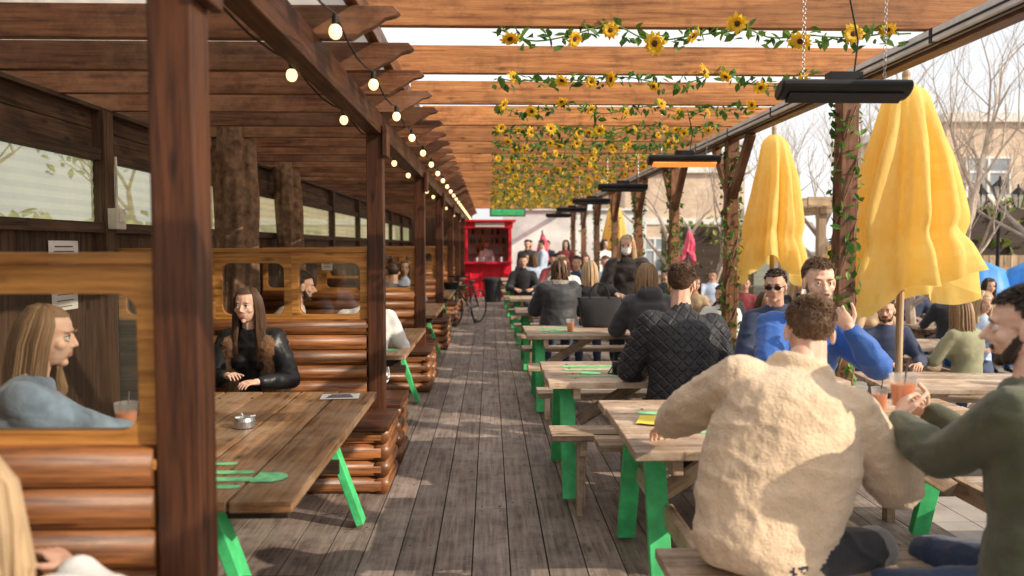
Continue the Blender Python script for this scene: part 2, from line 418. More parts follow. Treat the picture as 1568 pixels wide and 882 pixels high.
def make_hand(w,d,pn,skin,parent,side=1,curl=22,near=True,s=1.0,spread=1):
    d=d.normalized(); pn=(pn-d*pn.dot(d)).normalized(); z=-pn; x=d.cross(z)*1.0
    R=Matrix((x,d,z)).transposed(); T=lambda p:w+R@(V(p)*s)
    mb=MB(); sg=-side
    mb.caps(T((0,-.03,0)),.026*s,T((0,.02,0)),.026*s)
    secs=[]
    for y,a,b_ in ((0,.026,.019),(.03,.036,.017),(.065,.042,.015),(.09,.040,.012),(.098,.034,.007)):
        secs.append((T((0,y,0)),R@V((a*s,0,0)),R@V((0,0,b_*s))))
    secs=[(c,A,-B) for c,A,B in secs]; mb.loft(secs,0,14)
    for k,(bx,L) in enumerate(((.030,.072),(.010,.080),(-.010,.075),(-.029,.058))):
        p=V((bx*sg,.086,0)); a=-.1; fan=(bx*sg)*3*spread
        seg=(L*.45,L*.32,L*.25); r=.0092
        for q,l in enumerate(seg):
            a+=rad(curl)*(1,1.2,.9)[q]
            n=p+V((fan*l*math.cos(a),math.cos(a)*l,-math.sin(a)*l))
            mb.caps(T(p),r*s,T(n),(r-.0012)*s,0,8); p=n; r-=.001
    p=V((.026*sg,.022,-.004)); 
    for l,dx,dy,dz,r in ((.040,.75,.6,-.25,.0125),(.034,.42,.85,-.3,.0105),(.026,.2,.9,-.4,.009)):
        n=p+V((dx*sg,dy,dz)).normalized()*l; mb.caps(T(p),r*s,T(n),(r-.001)*s,0,8); p=n
    if near: remesh(mb,'hand',[skin],.0038,parent,1)
    else: build(mb,'hand',[skin],parent,True)
def ik(A,T,a,b,pole):
    d=T-A; L=min(d.length,(a+b)*.995); d.normalize()
    x=(a*a-b*b+L*L)/(2*L); h=math.sqrt(max(0,a*a-x*x))
    pv=(pole-A); pv=(pv-d*pv.dot(d)); pv=pv.normalized() if pv.length>1e-5 else V((0,0,-1))
    return A+d*x+pv*h, A+d*L
def person(name,x,y,hd=0,head=None,seat=.46,z0=0,stand=False,s=1.0,top=None,pants=JEAN,skin=SKIN,hair='short',hcol=H_brown,bulk=.015,
           hh=None,hpitch=-8,htilt=0,wr=None,wl=None,er=None,el=None,fr=None,fl=None,near=False,voxel=None,dispf=None,curl=25,
           pnr=None,pnl=None,hdr=None,hdl=None,fem=False,coat=False,collar=None,hood=None,beard=False,glasses=False,mask=False,hands=True,extra=None,vest=None,ncol=True,legd=None):
    h=rad(hd); F=V((-math.sin(h),math.cos(h),0)); Rr=V((math.cos(h),math.sin(h),0)); U=V((0,0,1))
    root=V((x,y,z0)); Wd=lambda p:root+Rr*p[0]+F*p[1]+U*p[2]
    e=empty(name,(x,y,z0))
    pz=(.93*s) if stand else seat+.10
    P=root+U*pz
    if head is None: head=P+(U*.70*s+F*(.03 if stand else .1))
    head=V(head); sp=(head-P); k=sp.length/(.70*s); u=sp.normalized()
    r=(Rr-u*Rr.dot(u)).normalized(); f=u.cross(r)
    w=.9 if fem else 1.0
    mb=MB(); secs=[]
    prof=[(-.10,.10,.09,0),(-.06,.155,.12,0),(.0,.168,.128,0),(.09,.158,.122,-.01),(.18,.150,.115,-.025),(.28,.165,.125,-.035),(.37,.178,.128,-.04),(.445,.178,.118,-.038),(.495,.145,.098,-.032),(.53,.085,.078,-.022),(.555,.055,.055,-.015)]
    for t,a,b_,o in prof:
        if fem and .1<t<.25: a*=.9
        bb=bulk*(1.0 if t<.48 else .5)
        secs.append((P+u*t*k*s+f*o*s,r*(a*w*s+bb),f*(b_*w*s+bb)))
    mb.loft(secs,0,18)
    if fem:
        for sx in (-1,1): mb.ell(P+u*.34*k*s+f*.075*s+r*.07*sx*s,[.06*s]*3,0)
    nb=P+u*.52*k*s-f*.02
    mb.caps(nb,.055*s*w,head-u*.10*s-f*.02,.052*s*w,2)
    if bulk>=.018 and ncol: mb.caps(nb-f*.008,.074*s*w,nb+u*.03*s+f*.002,.068*s*w,0)
    sh={}
    for sx in (1,-1):
        S=P+u*.455*k*s+r*sx*.172*w*s-f*.025; sh[sx]=S
        mb.caps(nb-u*.01,.045,S+u*.008,.052*w*s+bulk*.6,0)
        tgt=(wr if sx==1 else wl); pol=(er if sx==1 else el)
        if tgt is None: tgt=Wd((sx*.16*s,.36*s,.80)) if not stand else Wd((sx*.24,.10,.82*s))
        else: tgt=V(tgt)
        if pol is None: pol=Wd((sx*.55,-.05,.55 if not stand else 1.0))
        else: pol=V(pol)
        E,Wp=ik(S,tgt,.295*s,.255*s,pol)
        b2=bulk
        mb.caps(S,.064*w*s+b2,S.lerp(E,.5),.055*w*s+b2,0); mb.caps(S.lerp(E,.5),.055*w*s+b2,E,.046*w*s+b2,0)
        mb.caps(E,.046*w*s+b2,E.lerp(Wp,.4),.046*w*s+b2*.9,0); mb.caps(E.lerp(Wp,.4),.046*w*s+b2*.9,Wp-(Wp-E).normalized()*.02,.031*w*s+b2*.7,0)
        if hands:
            dd=(Wp-E).normalized(); dd=(V(hdr) if sx==1 and hdr else V(hdl) if sx==-1 and hdl else dd)
            pn=(pnr if sx==1 else pnl); pn=V(pn) if pn else V((0,0,-1))-Rr*sx*.3
            make_hand(Wp+dd*.015,dd,pn,skin,e,sx,curl,near,s*.95*(w if fem else 1))
    if legd is not None:
        h2=rad(legd); F2=V((-math.sin(h2),math.cos(h2),0)); R2=V((math.cos(h2),math.sin(h2),0))
    else: F2,R2=F,Rr
    for sx in (1,-1):
        Hp=P+R2*sx*.09*s-U*.02
        ft=(fr if sx==1 else fl)
        if ft is None: ft=root+R2*sx*.12*s+F2*.40*s+U*.09 if not stand else Wd((sx*.10,.0,.09))
        else: ft=V(ft)
        K,A=ik(Hp,ft,.43*s,.42*s,Hp+F2*.6+U*.9 if not stand else Hp+F+U*-.5)
        lb=.008
        mb.caps(Hp,.088*s+lb,K,.060*s+lb,1); mb.caps(K,.058*s+lb,K.lerp(A,.4),.056*s+lb,1); mb.caps(K.lerp(A,.4),.056*s+lb,A,.040*s+lb,1)
        mb.caps(A-U*.035-F2*.03,.04,A-U*.045+F2*.13,.034,3)
    if coat:
        cs=[]
        for t,a,b_ in ((.25,.16,.12),(.05,.19,.15),(-.12,.21,.19),(-.35,.23,.2)) if stand else ((.2,.16,.12),(.0,.2,.16),(-.08,.2,.17)):
            cs.append((P+U*t*s,Rr*(a*s+bulk),F*(b_*s+bulk)))
        cs=cs[::-1]; mb.loft(cs,0,16)
    if hood:
        mb.ell(nb-f*.075+u*.02,(.13*s,.075*s,.09*s),0,Matrix((r,f,u)).transposed())
    if collar:
        for i in range(14):
            t=2*math.pi*i/14; mb.ell(nb+u*.02*s+r*math.cos(t)*.105*s+f*(math.sin(t)*.09-.01)*s,[.034*s]*3,4,None,8,6)
    if vest:
        for sx in (-1,1): mb.caps(P+u*.46*s+r*sx*.12*s+f*.05,.055,P+u*-.02*s+r*sx*.15*s+f*.10,.07,4); mb.caps(sh[sx]-u*.03,.088,P+u*.1*s+r*sx*.15*s,.08,4)
    if extra: extra(mb,P,u,r,f,nb,head,sh)
    vx=voxel or (.011 if near else .018)
    def dd(co,mi):
        if mi in(2,3): return 0
        q=noise.noise(co*7+root)*.55+noise.noise(V((co.x*9,co.y*9,co.z*22))+root)*.45
        rg=1-abs(noise.noise(V((co.x*6+co.z*4,co.y*6,co.z*11))-root)*2.2)
        a=.011 if mi==0 else .006
        v=a*q+(.010*max(0,rg-.45) if mi in (0,1) else 0)
        if mi==4: v+=.012*noise.noise(co*60)
        if dispf and mi==0: v+=dispf(co)
        return v
    remesh(mb,'body',[top,pants,skin,SHOE,collar or vest or top],vx,e,3,dd)
    hr=rad(hh if hh is not None else hd)
    Rh=Matrix.Rotation(hr,3,'Z')@Matrix.Rotation(rad(hpitch),3,'X')@Matrix.Rotation(rad(htilt),3,'Y')
    make_head(head,Rh,skin,hair,hcol,e,near,beard,glasses,mask,s*.98,fem)
    return e

# ---------------------------------------------------------------- ground, deck
g=MB(); g.box((0,60,-.52),(400,400,.1)); build(g,'ground',[M_ground])
g=MB()
for i in range(26):
    for j in range(34):
        g.box((2.72+.6*i+.3,-1+.9*j+.45+.0,-.36),(.592,.892,.12),0)
build(g,'terrace_paving',[M_terr])
d=MB(); bw=.19; xx=-2.75; k=0; nails=MB()
while xx<2.55:
    yy=-1.5-random.random()*2.5
    while yy<27:
        L=random.uniform(2.4,4.2); d.box((xx+bw/2,yy+L/2,-.014+random.uniform(-.0012,.0012)),(bw-.007,L-.006,.028)); 
        if yy<9:
            for q in (.04,L/2,L-.04):
                for ox in (.04,bw-.04): nails.tube([(xx+ox,yy+q,-.001),(xx+ox,yy+q,.0025)],.0045,0,6)
        yy+=L
    xx+=bw
build(d,'deck_floor',[M_deck]); build(nails,'deck_screws',[M_black])
g=MB(); g.box((-.1,12.5,-.25),(5.3,29,.4),0); build(g,'deck_base',[M_dark])

# ---------------------------------------------------------------- pergola structure
py=[2.05+3.56*i for i in range(7)]
XP=-.803
for i,Y in enumerate([-1.5]+py):
    e=empty('pergola_post',(XP,Y+.06,0)); p=MB()
    p.box((XP,Y+.06,1.2),(.115,.12,2.4),0); 
    p.box((XP+.075,Y+.06,2.33),(.035,.16,.22),0)
    build(p,'post',[M_post],e,bevel=.006)
rp=[2.95,5.45,8.05,10.55,13.1,15.6,18.2,20.8,23.4]
def leaf(mb,c,s,m=0,R=None):
    if R is None: R=Matrix.Rotation(random.uniform(0,6.28),3,'Z')@Matrix.Rotation(random.uniform(-1.3,1.3),3,'X')@Matrix.Rotation(random.uniform(-1,1),3,'Y')
    b=len(mb.v)
    for p in ((0,-1,0),(.55,-.2,.12),(.45,.4,.1),(0,1.1,-.15),(-.45,.4,.1),(-.55,-.2,.12),(0,0,-.08)): mb.v.append(V(c)+R@(V(p)*s))
    r=random.random()
    mb.face((b,b+1,b+2,b+6),m,[(0,0)]*4,r); mb.face((b+6,b+2,b+3),m,[(0,0)]*3,r); mb.face((b+6,b+3,b+4),m,[(0,0)]*3,r); mb.face((b,b+6,b+4,b+5),m,[(0,0)]*4,r)
def ivy(mb,x,y,z0,z1,n,r=.09,sz=.035):
    for _ in range(n):
        z=random.uniform(z0,z1); a=random.uniform(0,6.28)+z*3
        c=V((x+math.cos(a)*r*random.uniform(.7,1.3),y+math.sin(a)*r*random.uniform(.7,1.3),z))
        leaf(mb,c,sz*random.uniform(.6,1.3))
for i,Y in enumerate(rp):
    e=empty('pergola_post',(2.45,Y,0)); p=MB()
    p.box((2.45,Y,1.17),(.12,.12,3.0),0)
    if i!=1: p.beam((2.45,Y+.05,2.1),(2.45,Y+.6,2.66),.07,.1,0)
    if i>1: p.beam((2.45,Y-.05,2.1),(2.45,Y-.6,2.66),.07,.1,0)
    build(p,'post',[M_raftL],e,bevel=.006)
    v=MB(); ivy(v,2.45,Y,.2,2.6,330 if i<5 else 130)
    for q in range(3):
        ph=random.random()*6; v.tube([(2.45+.085*math.cos(ph+t*.9),Y+.085*math.sin(ph+t*.9),-.1+t*.22) for t in range(13)],.006,1,5)
    build(v,'ivy',[M_leaf,M_bark])
b=MB()
b.box((XP,12,2.445),(.10,31,.15),0); build(b,'pergola_beam',[M_post],bevel=.006)
b=MB(); b.box((2.45,12,2.715),(.10,31,.13),0); build(b,'pergola_beam',[M_raftL],bevel=.006)
b=MB(); b.box((2.36,12,2.705),(.07,31,.07),0); b.box((2.36,12,2.666),(.02,31,.008),1); b.box((2.322,12,2.70),(.006,31,.012),1)
y=.6
while y<27: b.box((2.36,y,2.705),(.078,.03,.078),1); y+=1.2
build(b,'gutter',[M_grey,M_black],bevel=.003)
def rafter(mb,x0,x1,y,z0,h,w,tipL=False,tipR=False):
    pr=[(x0,z0),(x0,z0+h)]
    if tipR: pr+=[(x1-.03,z0+h),(x1,z0+h*.80),(x1-.02,z0+h*.70),(x1-.07,z0+h*.62),(x1-.13,z0+h*.34),(x1-.17,z0+h*.22),(x1-.22,z0)]
    else: pr+=[(x1,z0+h),(x1,z0)]
    b=len(mb.v);n=len(pr);r=random.random();ou=random.random()*30;ov=random.random()*30
    for yy in (y-w/2,y+w/2):
        for px,pz in pr: mb.v.append(V((px,yy,pz)))
    uv=[(p[0]+ou,p[1]+ov) for p in pr]
    mb.face(tuple(range(b,b+n)),0,uv,r); mb.face(tuple(reversed(range(b+n,b+2*n))),0,uv[::-1],r)
    for i in range(n):
        j=(i+1)%n; mb.face((b+j,b+i,b+n+i,b+n+j),0,[(pr[j][0]+ou,ov),(pr[i][0]+ou,ov),(pr[i][0]+ou,ov+w),(pr[j][0]+ou,ov+w)],r)
rb=MB(); ry=[4.42+1.19*i for i in range(-3,19)]
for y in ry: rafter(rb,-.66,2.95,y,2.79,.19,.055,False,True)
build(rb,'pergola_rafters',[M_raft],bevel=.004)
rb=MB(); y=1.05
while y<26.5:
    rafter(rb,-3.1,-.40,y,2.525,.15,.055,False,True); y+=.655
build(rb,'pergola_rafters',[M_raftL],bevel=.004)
b=MB(); b.box((-.62,12,2.735),(.06,31,.10),0); build(b,'ledger_beam',[M_raftL],bevel=.004)
def corr(x0,x1,y0,y1,z,name,mat,step=.9,zs=0):
    r=MB(); n=int((x1-x0)/.038)
    yy=y0
    while yy<y1:
        b0=len(r.v); y2=min(y1,yy+step*4)
        for q in (yy,y2):
            for i in range(n+1): r.v.append(V((x0+(x1-x0)*i/n,q,z+.008*math.cos(i*math.pi/2)+(0.012 if int(yy/step)%2 else 0))))
        for i in range(n): r.face((b0+i,b0+i+1,b0+n+1+i+1,b0+n+1+i),0,[(0,0)]*4,.5)
        yy=y2
    build(r,name,[mat],smooth=True)
corr(-.62,3.0,-1.5,27,3.01,'roof_sheet',M_roof)
corr(-3.1,-.66,-1.5,27,2.71,'roof_sheet',M_roofL)

# ---------------------------------------------------------------- left side wall
XW=-2.65
w=MB(); y=-1.5
while y<27:
    w.box((XW,y+.07,.85),(.025,.135,1.7),0); y+=.14
w.box((XW+.03,12.7,1.72),(.09,28.5,.07),1); w.box((XW+.03,12.7,2.205),(.07,28.5,.08),1)
w.box((XW-.01,12.7,2.31),(.03,28.5,.125),0); w.box((XW-.012,12.7,2.445),(.03,28.5,.135),0); w.box((XW+.03,12.7,2.51),(.06,28.5,.03),1)
y=.45
while y<27:
    w.box((XW+.035,y,1.25),(.10,.13,2.5),1); y+=1.68 if y<5 else 2.6
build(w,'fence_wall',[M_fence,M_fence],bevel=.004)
w=MB(); y=-1.5
while y<27:
    b0=len(w.v)
    for i in range(13):
        z=1.75+i*.036
        w.v.append(V((XW+(.006 if i%2 else 0),y,z))); w.v.append(V((XW+(.006 if i%2 else 0),y+1.2,z)))
    for i in range(12): w.face((b0+2*i,b0+2*i+1,b0+2*i+3,b0+2*i+2),0,[(0,0)]*4,.5)
    y+=1.2
build(w,'translucent_window',[M_poly])

# ---------------------------------------------------------------- booths
def rrect(x0,x1,z0,z1,r,n=6):
    pts=[]
    for cx,cz,a0 in ((x1-r,z0+r,-90),(x1-r,z1-r,0),(x0+r,z1-r,90),(x0+r,z0+r,180)):
        pts.append([(cx+r*math.cos(rad(a0+90*i/n)),cz+r*math.sin(rad(a0+90*i/n))) for i in range(n+1)])
    return pts
def frame_cell(mb,X0,X1,Z0,Z1,x0,x1,z0,z1,y,t,m=0):
    arcs=rrect(x0,x1,z0,z1,.055); cor=[(X1,Z0),(X1,Z1),(X0,Z1),(X0,Z0)]
    r=random.random(); o=random.random()*20
    for s,yy in ((0,y-t/2),(1,y+t/2)):
        def V2(p): mb.v.append(V((p[0],yy,p[1]))); return len(mb.v)-1
        ci=[V2(c) for c in cor]; ai=[[V2(p) for p in a] for a in arcs]
        def F(ix):
            ix=tuple(ix) if not s else tuple(reversed(ix))
            mb.face(ix,m,[(mb.v[i].x+o,mb.v[i].z*1.0+o) for i in ix],r)
        for q in range(4):
            a=ai[q]
            for i in range(len(a)-1): F((ci[q],a[i+1],a[i]))
            nq=(q+1)%4; F((ci[q],ci[nq],ai[nq][0],a[-1]))
        if s==0: A0=ai
        else: A1=ai
    f0=[i for a in A0 for i in a]; f1=[i for a in A1 for i in a]
    for i in range(len(f0)):
        j=(i+1)%len(f0); mb.face((f0[i],f0[j],f1[j],f1[i]),m,[(0,0),(.02,0),(.02,.02),(0,.02)],r)
def logs(mb,p0,p1,z0,z1,pitch=.108,rr=.058,m=0):
    z=z0+pitch/2
    while z<z1:
        mb.tube([V((p0[0],p0[1],z)),V((p1[0],p1[1],z))],rr*random.uniform(.96,1.04),m,12); z+=pitch
for i,Y in enumerate(py):
    Yp=Y+.06
    e=empty('booth_partition',(-1.7,Yp,0))
    a=MB(); logs(a,(-2.6,Yp-.02),(-.87,Yp-.02),0,1.03); logs(a,(-2.6,Yp+.03),(-.87,Yp+.03),0,1.03)
    build(a,'log_wall',[M_log],e,smooth=True)
    a=MB(); X1=-.862; cells=[(-2.6,-1.93),(-1.93,-1.395),(-1.395,X1)] if i else [(-2.6,-1.9),(-1.9,X1)]
    for c0,c1 in cells: frame_cell(a,c0,c1,1.04,1.55,c0+.05,c1-.055,1.115,1.475,Yp,.05)
    a.box((-1.73,Yp,1.567),(1.74,.085,.03)); a.box((-1.73,Yp,1.035),(1.738,.12,.028))
    build(a,'window_frame',[M_frame],e,bevel=.004)
    a=MB()
    for c0,c1 in cells: a.box(((c0+c1)/2,Yp,1.295),(c1-c0-.08,.006,.40))
    build(a,'window_pane',[M_glass],e)
    for sg in (-1,1):
        e2=empty('log_bench',(-1.6,Yp+sg*.38,0)); a=MB()
        y0,y1=Yp+sg*.10,Yp+sg*.60
        logs(a,(-2.6,y1-sg*.05),(-.70,y1-sg*.05),0,.40); logs(a,(-.70,min(y0,y1)),(-.70,max(y0,y1)-.0),0,.40,rr=.056)
        build(a,'log_base',[M_log],e2,smooth=True)
        a=MB()
        for q in range(3): a.box((-1.62,Yp+sg*(.165+.19*q),.435),(1.95,.18,.035))
        build(a,'seat',[M_post],e2,bevel=.006)

# ---------------------------------------------------------------- tables
def picnic(cx,cy,L,wd,along='x',z=.75,zb=.5,bench=True,top=M_tabR,z0=0,rot=0,npl=5,stencil=False,legc=None,name='picnic_table',bo=(.66,.66)):
    e=empty(name,(cx,cy,z0)); R=Matrix.Rotation(rot+(0 if along=='x' else math.pi/2),3,'Z')
    T=lambda p:V((cx,cy,z0))+R@V(p)
    a=MB(); pw=wd/npl
    for q in range(npl): a.box(T((random.uniform(-.008,.008),-wd/2+pw*(q+.5),z-.02)),(L,pw-.010,.04),0,R)
    if bench:
        for sg,o in ((-1,bo[0]),(1,bo[1])):
            for q in (-1,1): a.box(T((0,sg*o+q*.068,zb-.02)),(L,.13,.04),0,R)
    build(a,'planks',[top],e,bevel=.005)
    lg=MB()
    for sx in (-1,1):
        X=sx*(L/2-.14)
        for sg in (-1,1):
            lg.beam(T((X,sg*.23,z-.045)),T((X,sg*.47,.02)),.045,.095,0,up=R@V((1,0,0)))
        lg.beam(T((X+.05*-sx,-(wd/2-.06),z-.08)),T((X+.05*-sx,wd/2-.06,z-.08)),.045,.075,1)
        if bench:
            lg.beam(T((X+.048*-sx,-bo[0]-.1,zb-.09)),T((X+.048*-sx,bo[1]+.1,zb-.09)),.045,.09,1)
            for sg,o in ((-1,bo[0]),(1,bo[1])): lg.beam(T((X-.04*sx,sg*(o+.04),zb-.05)),T((X-.04*sx,sg*(o+.04),.0)),.06,.05,1)
        else: lg.beam(T((X+.048*-sx,-.36,.36)),T((X+.048*-sx,.36,.36)),.04,.08,1)
        lg.beam(T((X-.1*sx,0,.36 if not bench else zb-.09)),T((X-.55*sx,0,z-.06)),.04,.08,1)
    build(lg,'legs',[legc or M_green,M_tabR if bench else M_dark],e,bevel=.004)
    bl=MB()
    for sx in (-1,1):
        for vv in (-.30,-.12,.12,.30):
            bl.tube([T((sx*(L/2-.19),vv,z-.001)),T((sx*(L/2-.19),vv,z+.003))],.008,0,8)
    build(bl,'bolts',[M_black],e)
    if stencil:
        st=MB()
        def strip(u0,u1,v,hw):
            b=len(st.v); pts=[(u0,v-hw),(u1,v-hw)]+[(u1+hw*math.cos(t),v+hw*math.sin(t)) for t in (-1.2,-.6,0,.6,1.2)]+[(u1,v+hw),(u0,v+hw)]
            for p in pts: st.v.append(T((p[0],p[1],z+.0025)))
            st.face(tuple(range(b,b+len(pts))),0,[(0,0)]*len(pts),.5)
        for v,hw,l in stencil: strip(*l,v,hw)
        build(st,'stencil',[M_stencil],e)
    return e
for i,Y in enumerate(py):
    if i<6:
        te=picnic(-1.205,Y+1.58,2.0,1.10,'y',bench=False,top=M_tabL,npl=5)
        if i<2:
            st=MB()
            for v,hw,(x0,x1) in ((.16,.022,(-1.5,-.90)),(.25,.026,(-1.5,-.84)),(.34,.022,(-1.5,-.90)),(.27,.060,(-.86,-.80)),(.46,.018,(-1.5,-1.0))):
                b0=len(st.v); yy=Y+.58+v
                pts=[(x0,yy-hw),(x1,yy-hw)]+[(x1+hw*math.cos(t),yy+hw*math.sin(t)) for t in (-1.2,-.6,0,.6,1.2)]+[(x1,yy+hw),(x0,yy+hw)]
                zz=.7525+.0012*(hw>.05)
                for p in pts: st.v.append(V((p[0],p[1],zz)))
                st.face(tuple(range(b0,b0+len(pts))),0,[(0,0)]*len(pts),.5)
            build(st,'stencil',[M_stencil],te)
RC=[3.78,5.35,7.95,10.5,13.05,15.6,18.1,20.6]
for i,Y in enumerate(RC):
    x0=.60 if i==0 else .37-.012*i
    sR=[(.2,.03,(-.8,-.45)),(.05,.03,(-.8,-.5)),(-.1,.05,(-.7,-.62)),(-.22,.02,(-.8,-.45))]
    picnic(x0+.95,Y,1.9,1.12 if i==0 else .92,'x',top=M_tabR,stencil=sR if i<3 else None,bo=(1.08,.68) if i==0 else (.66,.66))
for cx,cy,ro in ((4.2,6.6,-.12),(4.6,9.2,0),(4.0,12,.1),(7.4,8.3,.2),(7.0,11.5,0),(6.8,15,0),(3.9,15.5,0),(3.8,3.9,0)):
    picnic(cx,cy,1.9,.9,'x',z0=-.3,rot=ro,legc=M_tabR)

# ---------------------------------------------------------------- festoon bulbs
f=MB(); pts=[]; y=2.15
while y<26: pts.append((-.60,y)); y+=1.02
cab=[]
for x,y in pts:
    for t in range(4):
        q=t/4; cab.append(V((x,y+1.02*q,2.50-.05*math.sin(q*math.pi))))
    f.caps((x,y,2.49),.014,(x,y,2.465),.014,0,8); f.ell((x,y,2.432),(.026,.026,.030),1,None,12,8)
f.tube(cab,.005,0,5)
cab=[]; y=2.4
while y<26:
    for t in range(4): cab.append(V((-.90,y+1.3*t/4,2.44-.05*math.sin(t/4*math.pi))))
    f.caps((-.90,y,2.43),.014,(-.90,y,2.405),.014,0,8); f.ell((-.90,y,2.375),(.026,.026,.030),1,None,12,8); y+=1.3
f.tube(cab,.005,0,5)
build(f,'festoon_lights',[M_cable,M_bulb],smooth=True)

# ---------------------------------------------------------------- garlands
def flower(mb,c,s,Rm):
    mb.ell(c+Rm@V((0,-.006,0)),(s*.30,.012,s*.30),2,Rm,8,4)
    for ring,(k,l) in enumerate(((11,1.0),(9,.8))):
        for i in range(k):
            a=6.283*(i+.5*ring)/k+random.uniform(-.1,.1); ca,sa=math.cos(a),math.sin(a); b=len(mb.v)
            L=s*l*random.uniform(.85,1.15); wd=s*.19; yo=-.004-.006*ring
            for (rr_,ww,dy) in ((s*.22,-wd*.6,0),(L*.7,-wd,-.01),(L,0,-.004+random.uniform(-.01,.015)),(L*.7,wd,-.01),(s*.22,wd*.6,0)):
                mb.v.append(c+Rm@V((ca*rr_-sa*ww,dy+yo,sa*rr_+ca*ww)))
            mb.face(tuple(range(b,b+5)),1,[(0,0)]*5,random.random())
for gi,y in enumerate([yy for yy in ry if yy>3.3 and yy<24]):
    for gg in range(1 if gi<3 else 2):
        yg=y-.05+gg*.55; gm=MB(); n=46; zb=2.785 if gg==0 else 2.84
        ph=random.random()*6; P=[V((.06+2.25*i/n,yg+.02*math.sin(i*.9+ph),zb-.06*abs(math.sin(i/n*math.pi*3+ph*.1))-.02*math.sin(i*.5+ph))) for i in range(n+1)]
        gm.tube(P,.0045,0,5)
        dens=3.4 if gi<5 else 2.4
        for i in range(int(n*dens)):
            p=P[int(i/dens)]+V((random.uniform(-.03,.03),random.uniform(-.05,.05),random.uniform(-.06,.04))); leaf(gm,p,random.uniform(.022,.044))
        k=9 if gg==0 else 6
        for q in range(k):
            p=P[int((q+.5+random.uniform(-.35,.35))*n/k)]+V((0,-.045,random.uniform(-.05,.03)))
            Rm=Matrix.Rotation(random.uniform(-1.1,1.1),3,'Z')@Matrix.Rotation(random.uniform(-.4,1.0),3,'X')
            flower(gm,p,random.uniform(.042,.068),Rm)
        build(gm,'sunflower_garland',[M_leaf,M_petal,M_seed])

# ---------------------------------------------------------------- heaters
for i,Y in enumerate([3.87,7.05,10.3,13.5,16.7,19.9]):
    X=1.72; e=empty('patio_heater',(X,Y,2.36)); a=MB(); zh=2.355
    Rx=Matrix.Rotation(rad(-25),3,'X')
    secs=[]
    for x,sc in ((-.320,.8),(-.31,1),(.31,1),(.320,.8)):
        secs.append((V((X+x,Y,zh)),Rx@V((0,.07*sc,0)),Rx@V((0,0,.036*sc))))
    a.loft(secs,0,20)
    a.box((X,Y-.012,zh-.041),(.56,.07,.012),2 if i==1 else 0,Rx)
    a.box((X,Y,zh+.06),(.16,.07,.045),0); a.box((X,Y,zh+.038),(.40,.03,.02),0)
    for sx in (-1,1):
        z=zh+.05; x=X+sx*.2; q=0
        while z<2.80:
            t=[V((x,Y,z))+ (V((math.cos(u)*.008,0,math.sin(u)*.014)) if q%2 else V((0,math.cos(u)*.008,math.sin(u)*.014))) for u in [k*math.pi/4 for k in range(9)]]
            a.tube(t,.0022,1,4); z+=.022; q+=1
    a.tube([V((X+.05,Y,zh+.08)),V((X+.08,Y+.03,2.6)),V((X+.03,Y+.02,2.8))],.005,0,5)
    build(a,'heater',[M_black,M_steel,M_heat],e,smooth=False,bevel=.002)

# ---------------------------------------------------------------- closed umbrellas
def umbrella(X,Y,mat=M_umb,zt=2.90,zb=1.30,rb_=.43,rt=.10,z0=-.3,ph=0,name='closed_umbrella'):
    e=empty(name,(X,Y,z0)); a=MB(); n=96;k=30; base=len(a.v)
    for i in range(k+1):
        t=i/k; z=zt+(zb-zt)*t
        r=rt+(rb_-rt)*(t**.8)*(1-.20*math.exp(-((t-.74)/.06)**2))
        if t<.04: r*=.5+t/.04*.5
        for j in range(n):
            th=2*math.pi*j/n
            fold=(.20+.12*t)*math.cos(8*th+ph+.8*math.sin(t*3))+.10*math.cos(13*th+ph*2+t*2)+.05*math.cos(21*th-t*3)
            q=r*(1+fold*min(1,t*3)*.9)
            zz=z-(.13*t**3)*(math.sin(th*2+ph)+.5*math.cos(5*th)) 
            a.v.append(V((X+math.cos(th)*q+.02*math.sin(t*5),Y+math.sin(th)*q,zz)))
    for i in range(k):
        for j in range(n):
            j2=(j+1)%n; r=random.random()*.3+.35*(.5+.5*noise.noise(V((j*.15,i*.1,ph))))
            a.face((base+i*n+j,base+(i+1)*n+j,base+(i+1)*n+j2,base+i*n+j2),0,[(0,0)]*4,r)
    build(a,'canopy',[mat],e,smooth=True)
    b=MB(); b.tube([(X,Y,z0),(X,Y,zt+.06)],.028,0,12); b.ell((X,Y,zt+.08),(.03,.03,.04),0)
    b.box((X,Y,z0+.05),(.6,.6,.10),1); b.tube([(X,Y,z0+.1),(X,Y,z0+.4)],.04,1,12)
    build(b,'pole',[M_steel if mat is not M_umb else M_fenceR,M_black],e)
umbrella(3.22,6.15,ph=.4,zt=2.84,zb=1.26,rb_=.47,rt=.13); umbrella(3.36,9.4,ph=2.1,rb_=.35,rt=.12); umbrella(3.35,21.5,ph=1.1,rb_=.34,zt=2.8)
umbrella(1.55,23.5,M_pink,1.95,1.25,.18,.04,0,1); umbrella(5.4,21.5,M_pink,2.0,1.25,.18,.04,-.3,2)

